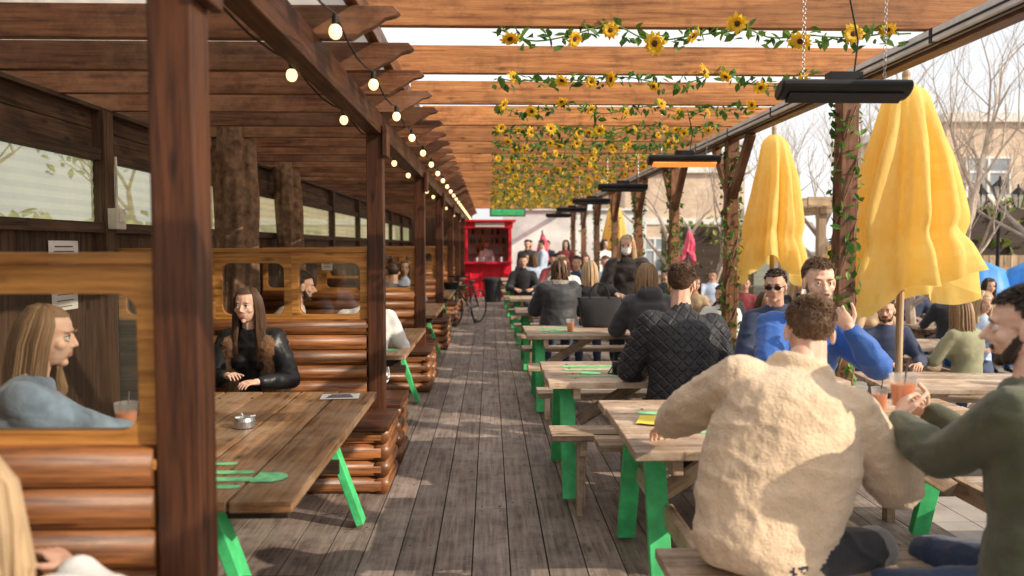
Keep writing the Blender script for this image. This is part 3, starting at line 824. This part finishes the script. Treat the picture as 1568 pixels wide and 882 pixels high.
# ---------------------------------------------------------------- tree trunks in booths
def trunk(x,y,r,h,lean):
    a=MB(); secs=[]
    for i in range(40):
        t=i/39; q=r*(1.25-.35*t**.5)
        secs.append((V((x+lean*t,y+.1*math.sin(t*4),h*t)),V((q,0,0)),V((0,q,0))))
    a.loft(secs,0,64,fn=lambda i,t:1+.07*math.sin(5*t+i*.12)+.05*math.sin(11*t-i*.2)+.16*noise.noise(V((math.cos(t)*5,math.sin(t)*5,i*.12+x)))+.06*noise.noise(V((math.cos(t)*14,math.sin(t)*14,i*.3+x))))
    return a
a=trunk(-2.26,7.0,.175,3.6,.08); build(a,'tree_trunk',[M_bark],smooth=True)
a=trunk(-2.38,9.6,.15,3.6,-.05); build(a,'tree_trunk',[M_bark],smooth=True)
def tree(x,y,z,h,r,seed,mat=M_barkp,crown=0):
    rs=random.Random(seed); a=MB(); tips=[]
    def br(p,d,L,r,dep):
        pts=[p];rsd=[r];q=p
        for i in range(3):
            d=(d+V((rs.uniform(-.18,.18),rs.uniform(-.18,.18),rs.uniform(-.05,.12)))).normalized(); q=q+d*L/3; pts.append(q); rsd.append(r*(1-.28*(i+1)/3*1.3))
        a.tube(pts,rsd,0,max(4,7-dep))
        if dep>=5: tips.append(q); return
        for k in range(3 if dep<4 else 2):
            ax=V((rs.uniform(-1,1),rs.uniform(-1,1),rs.uniform(.0,.9))).normalized()
            nd=(d*.75+ax*.75).normalized(); br(pts[rs.choice([2,3,3])],nd,L*rs.uniform(.6,.82),rsd[-1]*.72,dep+1)
    br(V((x,y,z)),V((0,0,1)),h*.3,r,0)
    if crown:
        for t in tips:
            for _ in range(crown): leaf(a,t+V((rs.gauss(0,.22),rs.gauss(0,.22),rs.gauss(0,.2))),rs.uniform(.05,.10),1)
    build(a,'bare_tree' if not crown else 'leafy_tree',[mat,M_hedge])
for q in ((7.2,15.5,-.4,6.5,.14,1,0),(8.8,20,-.4,7.5,.16,2,0),(10.5,13.5,-.4,7,.16,3,0),(5.6,24,-.4,7,.15,4,0),(14,24,-.4,8,.2,5,0),(11.5,18,-.4,6,.12,8,0),(5.0,18,-.4,5.5,.1,9,0),(6.3,11.5,-.4,5.5,.09,21,0),(8.2,10.6,-.4,6,.1,22,0),(8.0,13.2,-.4,7,.12,31,0),(9.6,10.2,-.4,7.5,.13,33,0)):
    tree(*q[:6],crown=q[6])
for q in ((-6.0,5.0,-.4,5.5,.14,11,9),(-6.5,9.5,-.4,6,.15,12,9),(-6,14.5,-.4,6,.15,13,8),(-7,20,-.4,7,.15,14,8)):
    tree(*q[:6],mat=M_bark,crown=q[6])
def hedge(x0,x1,y0,y1,z0,z1,n,s):
    a=MB()
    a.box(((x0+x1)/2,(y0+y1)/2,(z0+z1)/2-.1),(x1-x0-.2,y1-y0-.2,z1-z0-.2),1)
    for _ in range(n):
        p=V((random.uniform(x0,x1),random.uniform(y0,y1),random.uniform(z0,z1)))
        p.z=z0+(p.z-z0)*(1+.15*noise.noise(p*1.5)); leaf(a,p,s*random.uniform(.6,1.4))
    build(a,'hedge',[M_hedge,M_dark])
hedge(-5.6,-4.7,0,24,-.4,1.9,4200,.085)
hedge(9.5,17,17.0,18.2,.8,2.6,2600,.10)
hedge(5.5,8.5,25,26,-.4,2.4,1200,.09)

# ---------------------------------------------------------------- right background
w=MB(); x=8.6
while x<18.5:
    w.box((x,16.2,.55),(.14,.025,1.7)); x+=.15
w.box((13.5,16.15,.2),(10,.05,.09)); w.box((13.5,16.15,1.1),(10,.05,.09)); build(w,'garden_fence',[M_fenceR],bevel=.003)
def building(x0,x1,y,h,name,rows,cols,dep=8,wz=1.4):
    e=empty(name,((x0+x1)/2,y+dep/2,-.4)); a=MB(); a.box(((x0+x1)/2,y+dep/2,h/2-.4),(x1-x0,dep,h)); build(a,'walls',[M_brick],e)
    a=MB(); a.box(((x0+x1)/2,y+dep/2,h-.4+.15),(x1-x0+.4,dep+.4,.3),0); 
    a.box(((x0+x1)/2,y-.03,h*.52),(x1-x0,.08,.25),0)
    fr=MB()
    for r in range(rows):
        zc=1.2+r*2.7
        for c in range(cols):
            xc=x0+(x1-x0)*(c+.5)/cols
            fr.box((xc,y-.02,zc),(1.5,.06,wz),1)
            for dx in (-.75,0,.75): fr.box((xc+dx,y-.045,zc),(.08,.08,wz+.1),0)
            for dz in (-wz/2,wz*.15,wz/2): fr.box((xc,y-.048,zc+dz),(1.6,.07,.07),0)
            fr.box((xc,y-.07,zc-wz/2-.08),(1.8,.16,.09),0)
    build(a,'roof_edge',[M_stone],e); build(fr,'windows',[M_white,M_winglass],e)
building(15.6,36,27,6.2,'brick_building',2,7); building(5.6,10.6,33,5.0,'brick_building',1,2); 
building(-14,-3,34,5,'brick_building',1,4)
w=MB(); w.box((2.9,27.2,1.2),(4.9,.15,3.2)); w.box((2.9,27.15,2.83),(5.0,.3,.08)); build(w,'painted_wall',[M_wall])
w=MB(); w.box((-1.9,27.2,1.3),(2.6,.12,3.4)); build(w,'end_wall',[M_fence])
def lamp(x,y):
    e=empty('street_lamp',(x,y,-.3)); a=MB(); a.tube([(x,y,-.3),(x,y,.1),(x,y,2.3)],[.06,.04,.03],0,10)
    a.tube([(x-.35,y,2.28),(x-.2,y,2.42),(x,y,2.3),(x+.2,y,2.42),(x+.35,y,2.28)],.015,0,6)
    for sx in (-.35,.35,0):
        zz=2.30 if sx else 2.45
        X=x+sx; a.loft([(V((X,y,zz)),V((.06,0,0)),V((0,.06,0))),(V((X,y,zz+.25)),V((.12,0,0)),V((0,.12,0)))],1,6)
        a.loft([(V((X,y,zz+.25)),V((.15,0,0)),V((0,.15,0))),(V((X,y,zz+.38)),V((.02,0,0)),V((0,.02,0)))],0,6)
        for k in range(6):
            t=6.283*k/6; a.tube([(X+.06*math.cos(t),y+.06*math.sin(t),zz),(X+.12*math.cos(t),y+.12*math.sin(t),zz+.25)],.008,0,4)
        a.ell((X,y,zz+.40),(.02,.02,.04),0)
    build(a,'lamp',[M_black,M_lampg],e)
lamp(9.4,14.5); lamp(8.9,19)
e=empty('garden_pergola',(6.1,13.2,-.3)); a=MB()
for x in (5.2,7.0):
    for y in (12.4,14): a.box((x,y,.95),(.12,.12,2.5))
for k in range(7): a.box((6.1,12.2+.33*k,2.28),(2.4,.06,.14))
for x in (5.2,7.0): a.box((x,13.2,2.15),(.08,2.2,.12))
for k in range(6): a.box((6.1,12.36,-.2+.16*k),(1.7,.03,.14))
build(a,'frame',[M_fenceR],e,bevel=.004)
for x,y in ((7.75,12.4),(8.75,12.6),(9.8,13.0)):
    a=MB(); a.loft([(V((x,y,-.3)),V((.56,0,0)),V((0,.4,0))),(V((x,y,.7)),V((.52,0,0)),V((0,.38,0))),(V((x,y,1.22)),V((.36,0,0)),V((0,.28,0))),(V((x,y,1.36)),V((.06,0,0)),V((0,.05,0)))],0,28,fn=lambda i,t:1+.07*math.sin(7*t+i+x)+.03*math.sin(13*t))
    build(a,'tarpaulin_cover',[M_blue],smooth=True)
a=MB()
for k in range(7): a.box((3.95,24.5,-.2+.2*k),(2.2,.04,.18))
build(a,'plank_screen',[M_fenceR])

# ---------------------------------------------------------------- kiosk
e=empty('red_kiosk',(.05,25.6,0)); a=MB(); x0,x1=-.76,.66; yk=24.8
a.box(((x0+x1)/2,yk,.52),(x1-x0,.06,1.04)); a.box(((x0+x1)/2,yk-.12,1.07),(x1-x0+.06,.36,.06))
for k in range(4): a.box((x0+.15+.34*k,yk-.04,.5),(.03,.03,.9))
for x in (x0+.04,x1-.04): a.box((x,yk+.02,1.6),(.08,.09,1.1))
a.box(((x0+x1)/2,yk,2.24),(x1-x0+.12,.12,.20)); a.box(((x0+x1)/2,yk+.8,2.37),(x1-x0+.3,2.0,.06))
a.box((x0,yk+.8,1.2),(.05,1.5,2.3)); a.box((x1,yk+.8,1.2),(.05,1.5,2.3)); a.box(((x0+x1)/2,yk+1.55,1.2),(x1-x0,.05,2.3),1)
for z in (1.35,1.65,1.95): a.box(((x0+x1)/2,yk+1.4,z),(x1-x0-.1,.25,.025),1)
a.box((.0,yk-.08,2.24),(.9,.02,.13),1)
for k in range(30):
    z=random.choice((1.36,1.66,1.96)); x=random.uniform(x0+.1,x1-.1); a.tube([(x,yk+1.36,z),(x,yk+1.36,z+.13),(x,yk+1.36,z+.2)],[.035,.035,.012],random.choice((1,2,3,4)),8)
for x in (-.4,-.2,.1,.35): a.tube([(x,yk-.12,1.1),(x,yk-.12,1.24)],[.03,.04],random.choice((1,3)),8)
build(a,'kiosk',[M_red,M_white,M_ink,M_gold,M_green],e,bevel=.004)
a=MB(); a.box((.55,24.6,2.62),(1.1,.06,.26),0); a.box((.55,24.56,2.62),(1.0,.012,.18),1); build(a,'kiosk_sign',[M_ink,M_green])
e=empty('litter_bin',(.12,22.6,0)); a=MB(); bx,by=.10,22.6
a.tube([(bx,by,0),(bx,by,.56),(bx,by,.60),(bx,by,.66)],[.20,.255,.275,.275],0,24); a.tube([(bx,by,.655),(bx,by,.70)],[.285,.24],0,24)
for k in range(8): t=6.283*k/8; a.beam((bx+.2*math.cos(t),by+.2*math.sin(t),.02),(bx+.25*math.cos(t),by+.25*math.sin(t),.55),.02,.02,0)
for sx in (-1,1): a.box((bx+sx*.29,by,.6),(.05,.12,.04))
build(a,'bin',[M_bin],e)
e=empty('bicycle',(-.48,16.2,0)); a=MB(); cx,cy=0,0
RB=Matrix.Rotation(rad(-28),3,'Z'); TB=lambda p:V((-.47,16.2,0))+RB@V(p)
for wy in (-.5,.5):
    a.tube([TB((0,wy+.33*math.cos(t*.2618),.34+.33*math.sin(t*.2618))) for t in range(25)],.018,0,6)
    for k in range(10): a.tube([TB((0,wy,.34)),TB((0,wy+.32*math.cos(k*.628),.34+.32*math.sin(k*.628)))],.003,1,4)
for p0,p1 in (((0,.5,.34),(0,.12,.33)),((0,.12,.33),(0,.22,.82)),((0,.5,.34),(0,.22,.78)),((0,.12,.33),(0,-.34,.72)),((0,.22,.76),(0,-.36,.80)),((0,-.5,.34),(0,-.33,.92)),((-.25,-.3,.98),(.25,-.3,.98)),((0,-.33,.92),(0,-.3,.98)),((.03,.12,.33),(.12,.12,.0))):
    a.tube([TB(p0),TB(p1)],.016,0,8)
a.ell(TB((0,.22,.86)),(.07,.13,.03),0); a.tube([TB((-.01,.12,.33)),TB((.01,.12,.33))],.09,1,16)
a.loft([(TB((0,-.60,.66)),V((.12,0,0)),V((0,.10,0))),(TB((0,-.60,.88)),V((.16,0,0)),V((0,.13,0)))],0,16)
build(a,'frame',[M_black,M_steel],e)

# ---------------------------------------------------------------- small things
M_cup=sheetmat('clear_plastic',(.9,.9,.9),.6,.3)
def cup(name,x,y,z,h=.12,r0=.03,r1=.042,liq=True):
    e=empty(name,(x,y,z)); a=MB(); b0=len(a.v)
    n=24
    for rr_,zz in ((r0*.2,0.002),(r0,.002),(r1,h),(r1+.002,h),(r1-.002,h-.001)):
        for j in range(n): t=6.283*j/n; a.v.append(V((x+rr_*math.cos(t),y+rr_*math.sin(t),z+zz)))
    for i in range(4):
        for j in range(n): a.face((b0+i*n+j,b0+i*n+(j+1)%n,b0+(i+1)*n+(j+1)%n,b0+(i+1)*n+j),0,[(0,0)]*4,.5)
    build(a,'cup_wall',[M_cup],e,smooth=True)
    if liq:
        a=MB(); a.tube([(x,y,z+.004),(x,y,z+h*.72)],[r0-.002,r0+(r1-r0)*.72-.0025],0,20)
        build(a,'drink',[M_liq],e)
    a=MB(); a.tube([(x,y,z+.02),(x+.015,y,z+h+.05)],.003,0,6); build(a,'straw',[M_ink],e)
cup('drink_cup',-1.62,3.56,.752,.15,.038,.05); cup('drink_cup',-1.36,3.75,.752,.10)
e=empty('ashtray',(-1.15,3.72,.752)); a=MB(); n=28
a.loft([(V((-1.15,3.72,z)),V((r,0,0)),V((0,r,0))) for z,r in ((.752,.045),(.754,.052),(.785,.052),(.80,.046),(.80,.034),(.775,.030))],0,28)
for k in range(3): a.caps((-1.15+.03*math.cos(k*2.1),3.72+.03*math.sin(k*2.1),.803),.004,(-1.15+.05*math.cos(k*2.1),3.72+.05*math.sin(k*2.1),.806),.004,1)
build(a,'dish',[M_steel,M_white],e,smooth=False,bevel=.001)
def sheet(name,c,w,h,R,lines=6,head=True):
    e=empty(name,c); a=MB(); a.box(c,(w,h,.002),0,R); 
    for k in range(lines):
        yy=h*(.32-.62*k/max(1,lines-1)); ww=w*random.uniform(.5,.8)
        a.box(V(c)+R@V((0,yy,.002)),(ww,h*.045,.0015),1,R)
    build(a,'sheet',[M_white,M_ink],e)
sheet('menu_sheet',(-.84,4.46,.7545),.21,.15,Matrix.Rotation(.1,3,'Z'))
sheet('menu_sheet',(.98,5.6,.7545),.2,.14,Matrix.Rotation(-.2,3,'Z'))
Rn=Matrix(((0,0,1),(1,0,0),(0,1,0)))
sheet('notice_sign',(XW+.02,5.0,1.53),.34,.2,Rn,5); sheet('notice_sign',(XW+.02,5.0,1.26),.30,.12,Rn,3)
sheet('notice_sign',(-1.85,5.62+3.5,1.42),.12,.2,Matrix(((1,0,0),(0,0,-1),(0,1,0))),5)
a=MB(); a.box((XW+.12,5.5,1.78),(.06,.14,.14),0); a.tube([(XW+.12,5.5,1.85),(XW+.12,5.5,2.2)],.01,0,6); a.box((XW+.153,5.5,1.78),(.006,.08,.05),0); build(a,'junction_box',[M_box],bevel=.01)
a=MB()
for i in range(9):
    for j in range(7):
        a.v.append(V((.69+.022*i+.01*j,3.72+.03*j-.01*i,.756+.006*abs(noise.noise(V((i*.4,j*.4,0)))) +(.002))))
for i in range(8):
    for j in range(6): a.face((i*7+j,(i+1)*7+j,(i+1)*7+j+1,i*7+j+1),0,[(0,0)]*4,.5)
build(a,'yellow_napkin',[M_gold],smooth=True)
e=empty('camera_on_table',(.86,5.2,.75)); a=MB(); a.box((.88,5.25,.79),(.13,.06,.08)); a.tube([(.88,5.22,.79),(.88,5.15,.79)],[.035,.033],0,18); a.box((.88,5.25,.838),(.05,.045,.025)); a.tube([(.82,5.25,.8),(.78,5.2,.76),(.86,5.1,.757),(.95,5.15,.76),(.94,5.25,.8)],.005,0,5)
build(a,'camera_body',[M_black],e,bevel=.006)
e=empty('handbag',(1.12,8.25,.75)); a=MB(); hx=1.14
secs=[(V((hx,8.25,.755+z)),V((w_,0,0)),V((0,t_,0))) for z,w_,t_ in ((0,.17,.08),(.03,.19,.09),(.2,.21,.07),(.30,.23,.035),(.31,.22,.02))]
a.loft(secs,0,24,fn=lambda i,t:1+.05*math.sin(9*t+i))
for yy in (-.03,.03): a.tube([(hx+.1*math.cos(t*.3142)*1.0,8.25+yy,1.05+.16*math.sin(t*.3142)) for t in range(11)],.008,0,6)
build(a,'bag',[BLK],e,smooth=True)
for x,y in ((.78,5.15),(1.3,7.8),(1.0,10.5),(1.5,13),(.9,15.6),(1.7,3.9),(.5,7.75),(.4,10.4),(.6,13.0)):
    cup('drink_cup',x+.3,y+.1,.752,.12)

# ---------------------------------------------------------------- people
FLEECE=plain('fleece_mat',(.74,.55,.37),.95,var=.12,scale=12,bmp=.9,bscale=95,sheen=.4)
QUILT,nt,bq=newmat('quilted_black'); bq.inputs['Base Color'].default_value=(.02,.021,.026,1); bq.inputs['Roughness'].default_value=.6
tc=N(nt,'ShaderNodeTexCoord'); hs=[]
for sg in (1,-1):
    wv=N(nt,'ShaderNodeTexWave',wave_type='BANDS',bands_direction='X'); wv.inputs['Scale'].default_value=6.5
    nt.links.new(mapping(nt,tc.outputs['Object'],(1,1,1),(0,rad(45*sg),0)),wv.inputs['Vector'])
    hs.append(ramp(nt,wv.outputs[0],[(0,(0,0,0)),(.22,(1,1,1))]))
bump(nt,bq,mixc(nt,hs[0],hs[1],1.0,'MULTIPLY'),.7,.012)
BLUE=cloth('blue_jacket',(.022,.11,.42),.6); OLIVE=cloth('olive_jacket',(.075,.08,.045),.75,var=.3); DENIM=cloth('denim_mat',(.20,.28,.38),.85,var=.45)
LEATH=plain('black_leather',(.014,.014,.015),.36,bmp=.3,bscale=30); CREAM=cloth('cream_shirt',(.68,.58,.46)); WHITE=cloth('white_shirt',(.78,.78,.77)); GREYC=cloth('grey_coat_mat',(.04,.042,.048),.6)
BFUR=cloth('black_fur',(.025,.018,.016),.8,bmp=1,bscale=100,var=.4); NAVY=cloth('navy_mat',(.03,.045,.10)); TAN=cloth('tan_coat',(.45,.32,.19)); SAGE=cloth('sage_mat',(.28,.28,.17)); LBLU=cloth('light_blue_mat',(.45,.55,.7)); DRED=cloth('maroon_mat',(.25,.04,.05))
def fleece_extra(mb,P,u,r,f,nb,head,sh):
    for t in range(-6,7):
        a=t*.27-math.pi/2; mb.ell(nb+u*.03+r*math.cos(a)*.085+f*math.sin(a)*.075,(.036,.036,.05),0,None,8,6)
    mb.loft([(P+u*z-f*o,r*a_,f*b_) for z,a_,b_,o in ((-.07,.19,.16,0),(-.045,.225,.175,0),(-.01,.21,.165,0),(.08,.235,.17,.01),(.2,.255,.17,.03),(.33,.26,.165,.045),(.42,.235,.145,.04),(.48,.18,.11,.03))],0,24)
    for sx in (-1,1): mb.caps(nb-u*.02-f*.02,.06,sh[sx]+r*sx*.02,.09,0)
person('seated_man',.90,2.60,-10,head=(1.165,2.86,1.285),seat=.50,s=1.07,top=FLEECE,pants=BLK,hair='short',hcol=H_lbrown,bulk=.045,hh=-12,hpitch=-14,htilt=4,
   wl=(.74,3.32,.84),el=(-.1,2.8,.95),wr=(1.42,3.0,.84),er=(1.8,2.25,.2),legd=-62,near=True,voxel=.0095,
   dispf=lambda c:.0030*noise.noise(c*42)+.0020*noise.noise(c*90),extra=fleece_extra,skin=SKIN2)
person('seated_man',1.72,4.52,172,head=(1.79,4.28,1.40),seat=.50,s=1.06,top=BLUE,pants=JEAN,hair='short',hcol=H_lbrown,bulk=.028,hh=176,hpitch=-6,
   wr=(1.62,3.98,.83),er=(.8,4.2,.95),wl=(1.86,4.02,1.16),el=(2.35,3.95,.6),near=True,beard=True,pnl=(0,.3,.2),hdl=(-.6,.1,.8),curl=45,skin=SKIN2)
person('seated_man',1.62,2.26,38,head=(1.645,2.40,1.345),seat=.50,s=1.05,top=OLIVE,pants=JEAN,hair='short',hcol=H_dark,bulk=.022,hh=58,hpitch=-4,
   wl=(1.43,2.72,.985),el=(1.25,2.2,.3),wr=(1.62,2.87,.98),er=(2.1,2.4,.4),near=True,beard=True,ncol=False,
   hdl=(.25,.3,.35),pnl=(.9,.1,-.1),hdr=(-.5,.1,.35),pnr=(-.5,-.8,0),curl=42,fl=(1.20,2.80,.09),fr=(1.6,2.9,.09),skin=SKIN2)
cup('drink_cup',1.505,2.84,1.015,.115,.034,.047)
person('seated_man',1.14,4.72,-4,head=(1.19,4.9,1.36),seat=.5,s=1.05,top=QUILT,pants=BLK,hair='short',hcol=H_brown,bulk=.034,hh=-25,near=True,voxel=.012)
person('seated_man',2.22,6.05,175,head=(2.12,5.85,1.30),top=NAVY,hair='short',hcol=H_dark,glasses=True,hh=150,seat=.5)
person('seated_woman',1.45,7.25,5,head=(1.45,7.3,1.31),top=GREYC,hair='bob',hcol=H_db,bulk=.04,hood=True,hh=-20,fem=True,seat=.5)
person('seated_woman',.86,9.84,0,head=(.86,9.95,1.29),top=GREYC,hair='bob',hcol=H_brown,bulk=.055,collar=FURG,hh=10,coat=True,seat=.5)
person('seated_woman',1.28,9.9,0,head=(1.26,10.0,1.28),top=BLK,hair='long',hcol=H_blond,bulk=.02,fem=True,seat=.5)
person('standing_woman',1.56,8.9,165,head=(1.52,8.82,1.60),stand=True,top=BFUR,pants=BLK,hair='long',hcol=H_blond,bulk=.045,mask=True,fem=True,coat=True,hh=165,skin=SKIN2,near=True,voxel=.015,
   wr=(1.36,8.6,1.08),er=(1.1,9.0,.9))
person('seated_woman',-1.66,2.72,-62,head=(-1.60,2.92,1.27),seat=.47,s=.97,top=DENIM,pants=JEAN,hair='long',hcol=H_db,bulk=.026,fem=True,hh=-80,near=True,skin=SKIN2,
   wr=(-1.3,3.2,.80),wl=(-1.45,3.3,.80),hpitch=-6,ncol=False)
person('seated_woman',-1.55,5.32,178,head=(-1.55,5.12,1.215),seat=.45,s=.98,top=LEATH,pants=BLK,hair='long',hcol=H_brown,bulk=.02,fem=True,hh=172,near=True,skin=SKIN2,vest=FUR,collar=None,
   wr=(-1.62,4.9,.80),wl=(-1.42,4.92,.76),hpitch=-2,ncol=False)
person('seated_woman',-1.05,1.57,20,head=(-1.03,1.58,1.075),seat=.34,s=.97,top=WHITE,pants=BLK,hair='long',hcol=H_blond,fem=True,hh=30,bulk=.03,near=True)
person('seated_man',-1.66,6.38,-70,head=(-1.50,6.42,1.27),top=CREAM,hair='short',hcol=H_dark,beard=True,hh=-75,near=True,voxel=.015)
person('seated_man',-1.0,6.45,10,head=(-1.02,6.6,1.24),top=WHITE,hair='short',hcol=H_brown)
person('seated_woman',-1.3,12.4,180,top=LBLU,hair='long',hcol=H_brown,fem=True)
person('seated_man',-1.2,10.0,10,top=NAVY,hair='short',hcol=H_dark)
far=[('seated_man',.62,14.9,180,BLK,'short',H_dark),('seated_woman',1.15,12.35,170,WHITE,'long',H_brown),('seated_man',1.5,13.8,180,NAVY,'short',H_brown),
('seated_woman',1.35,14.9,0,TAN,'long',H_blond),('seated_woman',.95,17.4,0,LBLU,'long',H_brown),('seated_man',1.3,16.3,180,DRED,'short',H_dark),('seated_man',1.8,11.2,180,BLK,'short',H_dark),
('seated_woman',.85,18.8,180,BLK,'long',H_dark),('seated_man',1.6,18.8,180,WHITE,'short',H_dark),('seated_woman',1.95,16.3,180,SAGE,'long',H_brown),('seated_man',2.0,13.7,170,LBLU,'short',H_lbrown)]
for n_,x,y,h_,c,hr_,hc in far: person(n_,x,y,h_,top=c,hair=hr_,hcol=hc,voxel=.026,seat=.5,bulk=.02)
for n_,x,y,h_,c in (('standing_man',.98,20.9,180,BLK),('standing_man',1.45,22,90,LBLU),('standing_man',1.15,22.9,200,GREYC),('standing_woman',2.1,21.9,160,DRED),('standing_man',1.75,24,150,NAVY),('standing_woman',2.8,19.5,210,WHITE),('standing_man',3.6,20.4,150,TAN)):
    person(n_,x,y,h_,stand=True,top=c,hair='short' if n_=='standing_man' else 'long',hcol=H_dark,voxel=.028)
person('standing_woman',-.1,25.6,180,stand=True,top=WHITE,hair='updo',hcol=H_dark,voxel=.028,fem=True)
cr=[(3.85,7.6,175,NAVY,'short',H_brown,'seated_man',True),(4.5,7.35,20,SAGE,'long',H_db,'seated_woman',False),(5.35,8.6,150,LBLU,'long',H_blond,'seated_woman',False),
(2.98,8.6,190,BLK,'bob',H_brown,'seated_woman',False),(4.9,10.0,180,TAN,'long',H_dark,'seated_woman',False),(4.2,10.1,170,GREYC,'short',H_dark,'seated_man',True),
(6.5,9.1,160,WHITE,'long',H_brown,'seated_woman',False),(7.6,9.1,180,BLK,'short',H_dark,'seated_man',False),(7.2,7.5,10,DENIM,'long',H_blond,'seated_woman',False),
(4.1,12.8,180,DRED,'short',H_brown,'seated_man',False),(3.4,11.2,0,BLK,'long',H_blond,'seated_woman',False),(6.6,12.3,180,NAVY,'short',H_dark,'seated_man',False),(7.6,12.0,180,SAGE,'long',H_dark,'seated_woman',False),
(6.4,15.8,180,WHITE,'short',H_dark,'seated_man',False),(3.6,16.3,180,BLK,'short',H_dark,'seated_man',False),(6.3,10.7,0,BLK,'short',H_dark,'seated_man',False),(5.2,5.9,20,BLUE,'short',H_brown,'seated_man',False),
(3.3,12.9,165,TAN,'long',H_brown,'seated_woman',False),(4.9,12.7,190,BLK,'long',H_blond,'seated_woman',False),(4.5,16.2,180,LBLU,'short',H_lbrown,'seated_man',False),(2.95,10.1,160,WHITE,'short',H_brown,'seated_man',True),
(5.5,11.3,150,DRED,'long',H_dark,'seated_woman',False),(6.9,14.2,0,BLK,'long',H_db,'seated_woman',False),(8.3,9.6,140,TAN,'short',H_brown,'seated_man',False),(5.9,7.6,160,BLK,'long',H_brown,'seated_woman',False)]
for x,y,h_,c,hr_,hc,n_,bd in cr:
    person(n_,x,y,h_,top=c,hair=hr_,hcol=hc,z0=-.3,voxel=.026,beard=bd,head=(x+random.uniform(-.06,.06),y-.1*math.cos(rad(h_))*-1,.98),fem=(n_=='seated_woman'),
           seat=.5,hh=h_+random.uniform(-35,35))

# ---------------------------------------------------------------- sky, sun, camera
sd=V((.78,-.42,.47)).normalized(); el=math.asin(sd.z); az=math.atan2(sd.x,sd.y)
w=bpy.data.worlds.new('World'); scene.world=w; w.use_nodes=True; nt=w.node_tree
sk=nt.nodes.new('ShaderNodeTexSky'); sk.sky_type='NISHITA'; sk.sun_disc=False; sk.sun_elevation=el; sk.sun_rotation=az; sk.dust_density=4.0; sk.air_density=1.0; sk.ozone_density=1.0
tc=N(nt,'ShaderNodeTexCoord'); n=noise_tex(nt,mapping(nt,tc.outputs['Generated'],(1,1,2.5)),2.2,6,.6)
hz=ramp(nt,n,[(.3,(.68,)*3),(.65,(.95,)*3)])
c=mixc(nt,sk.outputs[0],(7.8,7.8,7.8),hz)
bg=nt.nodes['Background']; nt.links.new(c,bg.inputs[0]); bg.inputs[1].default_value=.15
sl=bpy.data.lights.new('sun','SUN'); sl.energy=5; sl.angle=rad(.5); sl.color=(1,.86,.68); so=bpy.data.objects.new('sun',sl); scene.collection.objects.link(so)
so.rotation_euler=sd.to_track_quat('Z','Y').to_euler(); so.location=(5,-5,8)
cd=bpy.data.cameras.new('camera'); cam=bpy.data.objects.new('camera',cd); scene.collection.objects.link(cam); scene.camera=cam
cam.location=(0,0,1.6); cam.rotation_euler=(rad(90-3.05),0,rad(-1.6)); cd.lens=28; cd.sensor_width=36; cd.clip_start=.05; cd.clip_end=1000
cd.dof.use_dof=True; cd.dof.focus_distance=5.0; cd.dof.aperture_fstop=1.8
scene.view_settings.view_transform='Standard'; scene.view_settings.look='None'; scene.view_settings.exposure=0
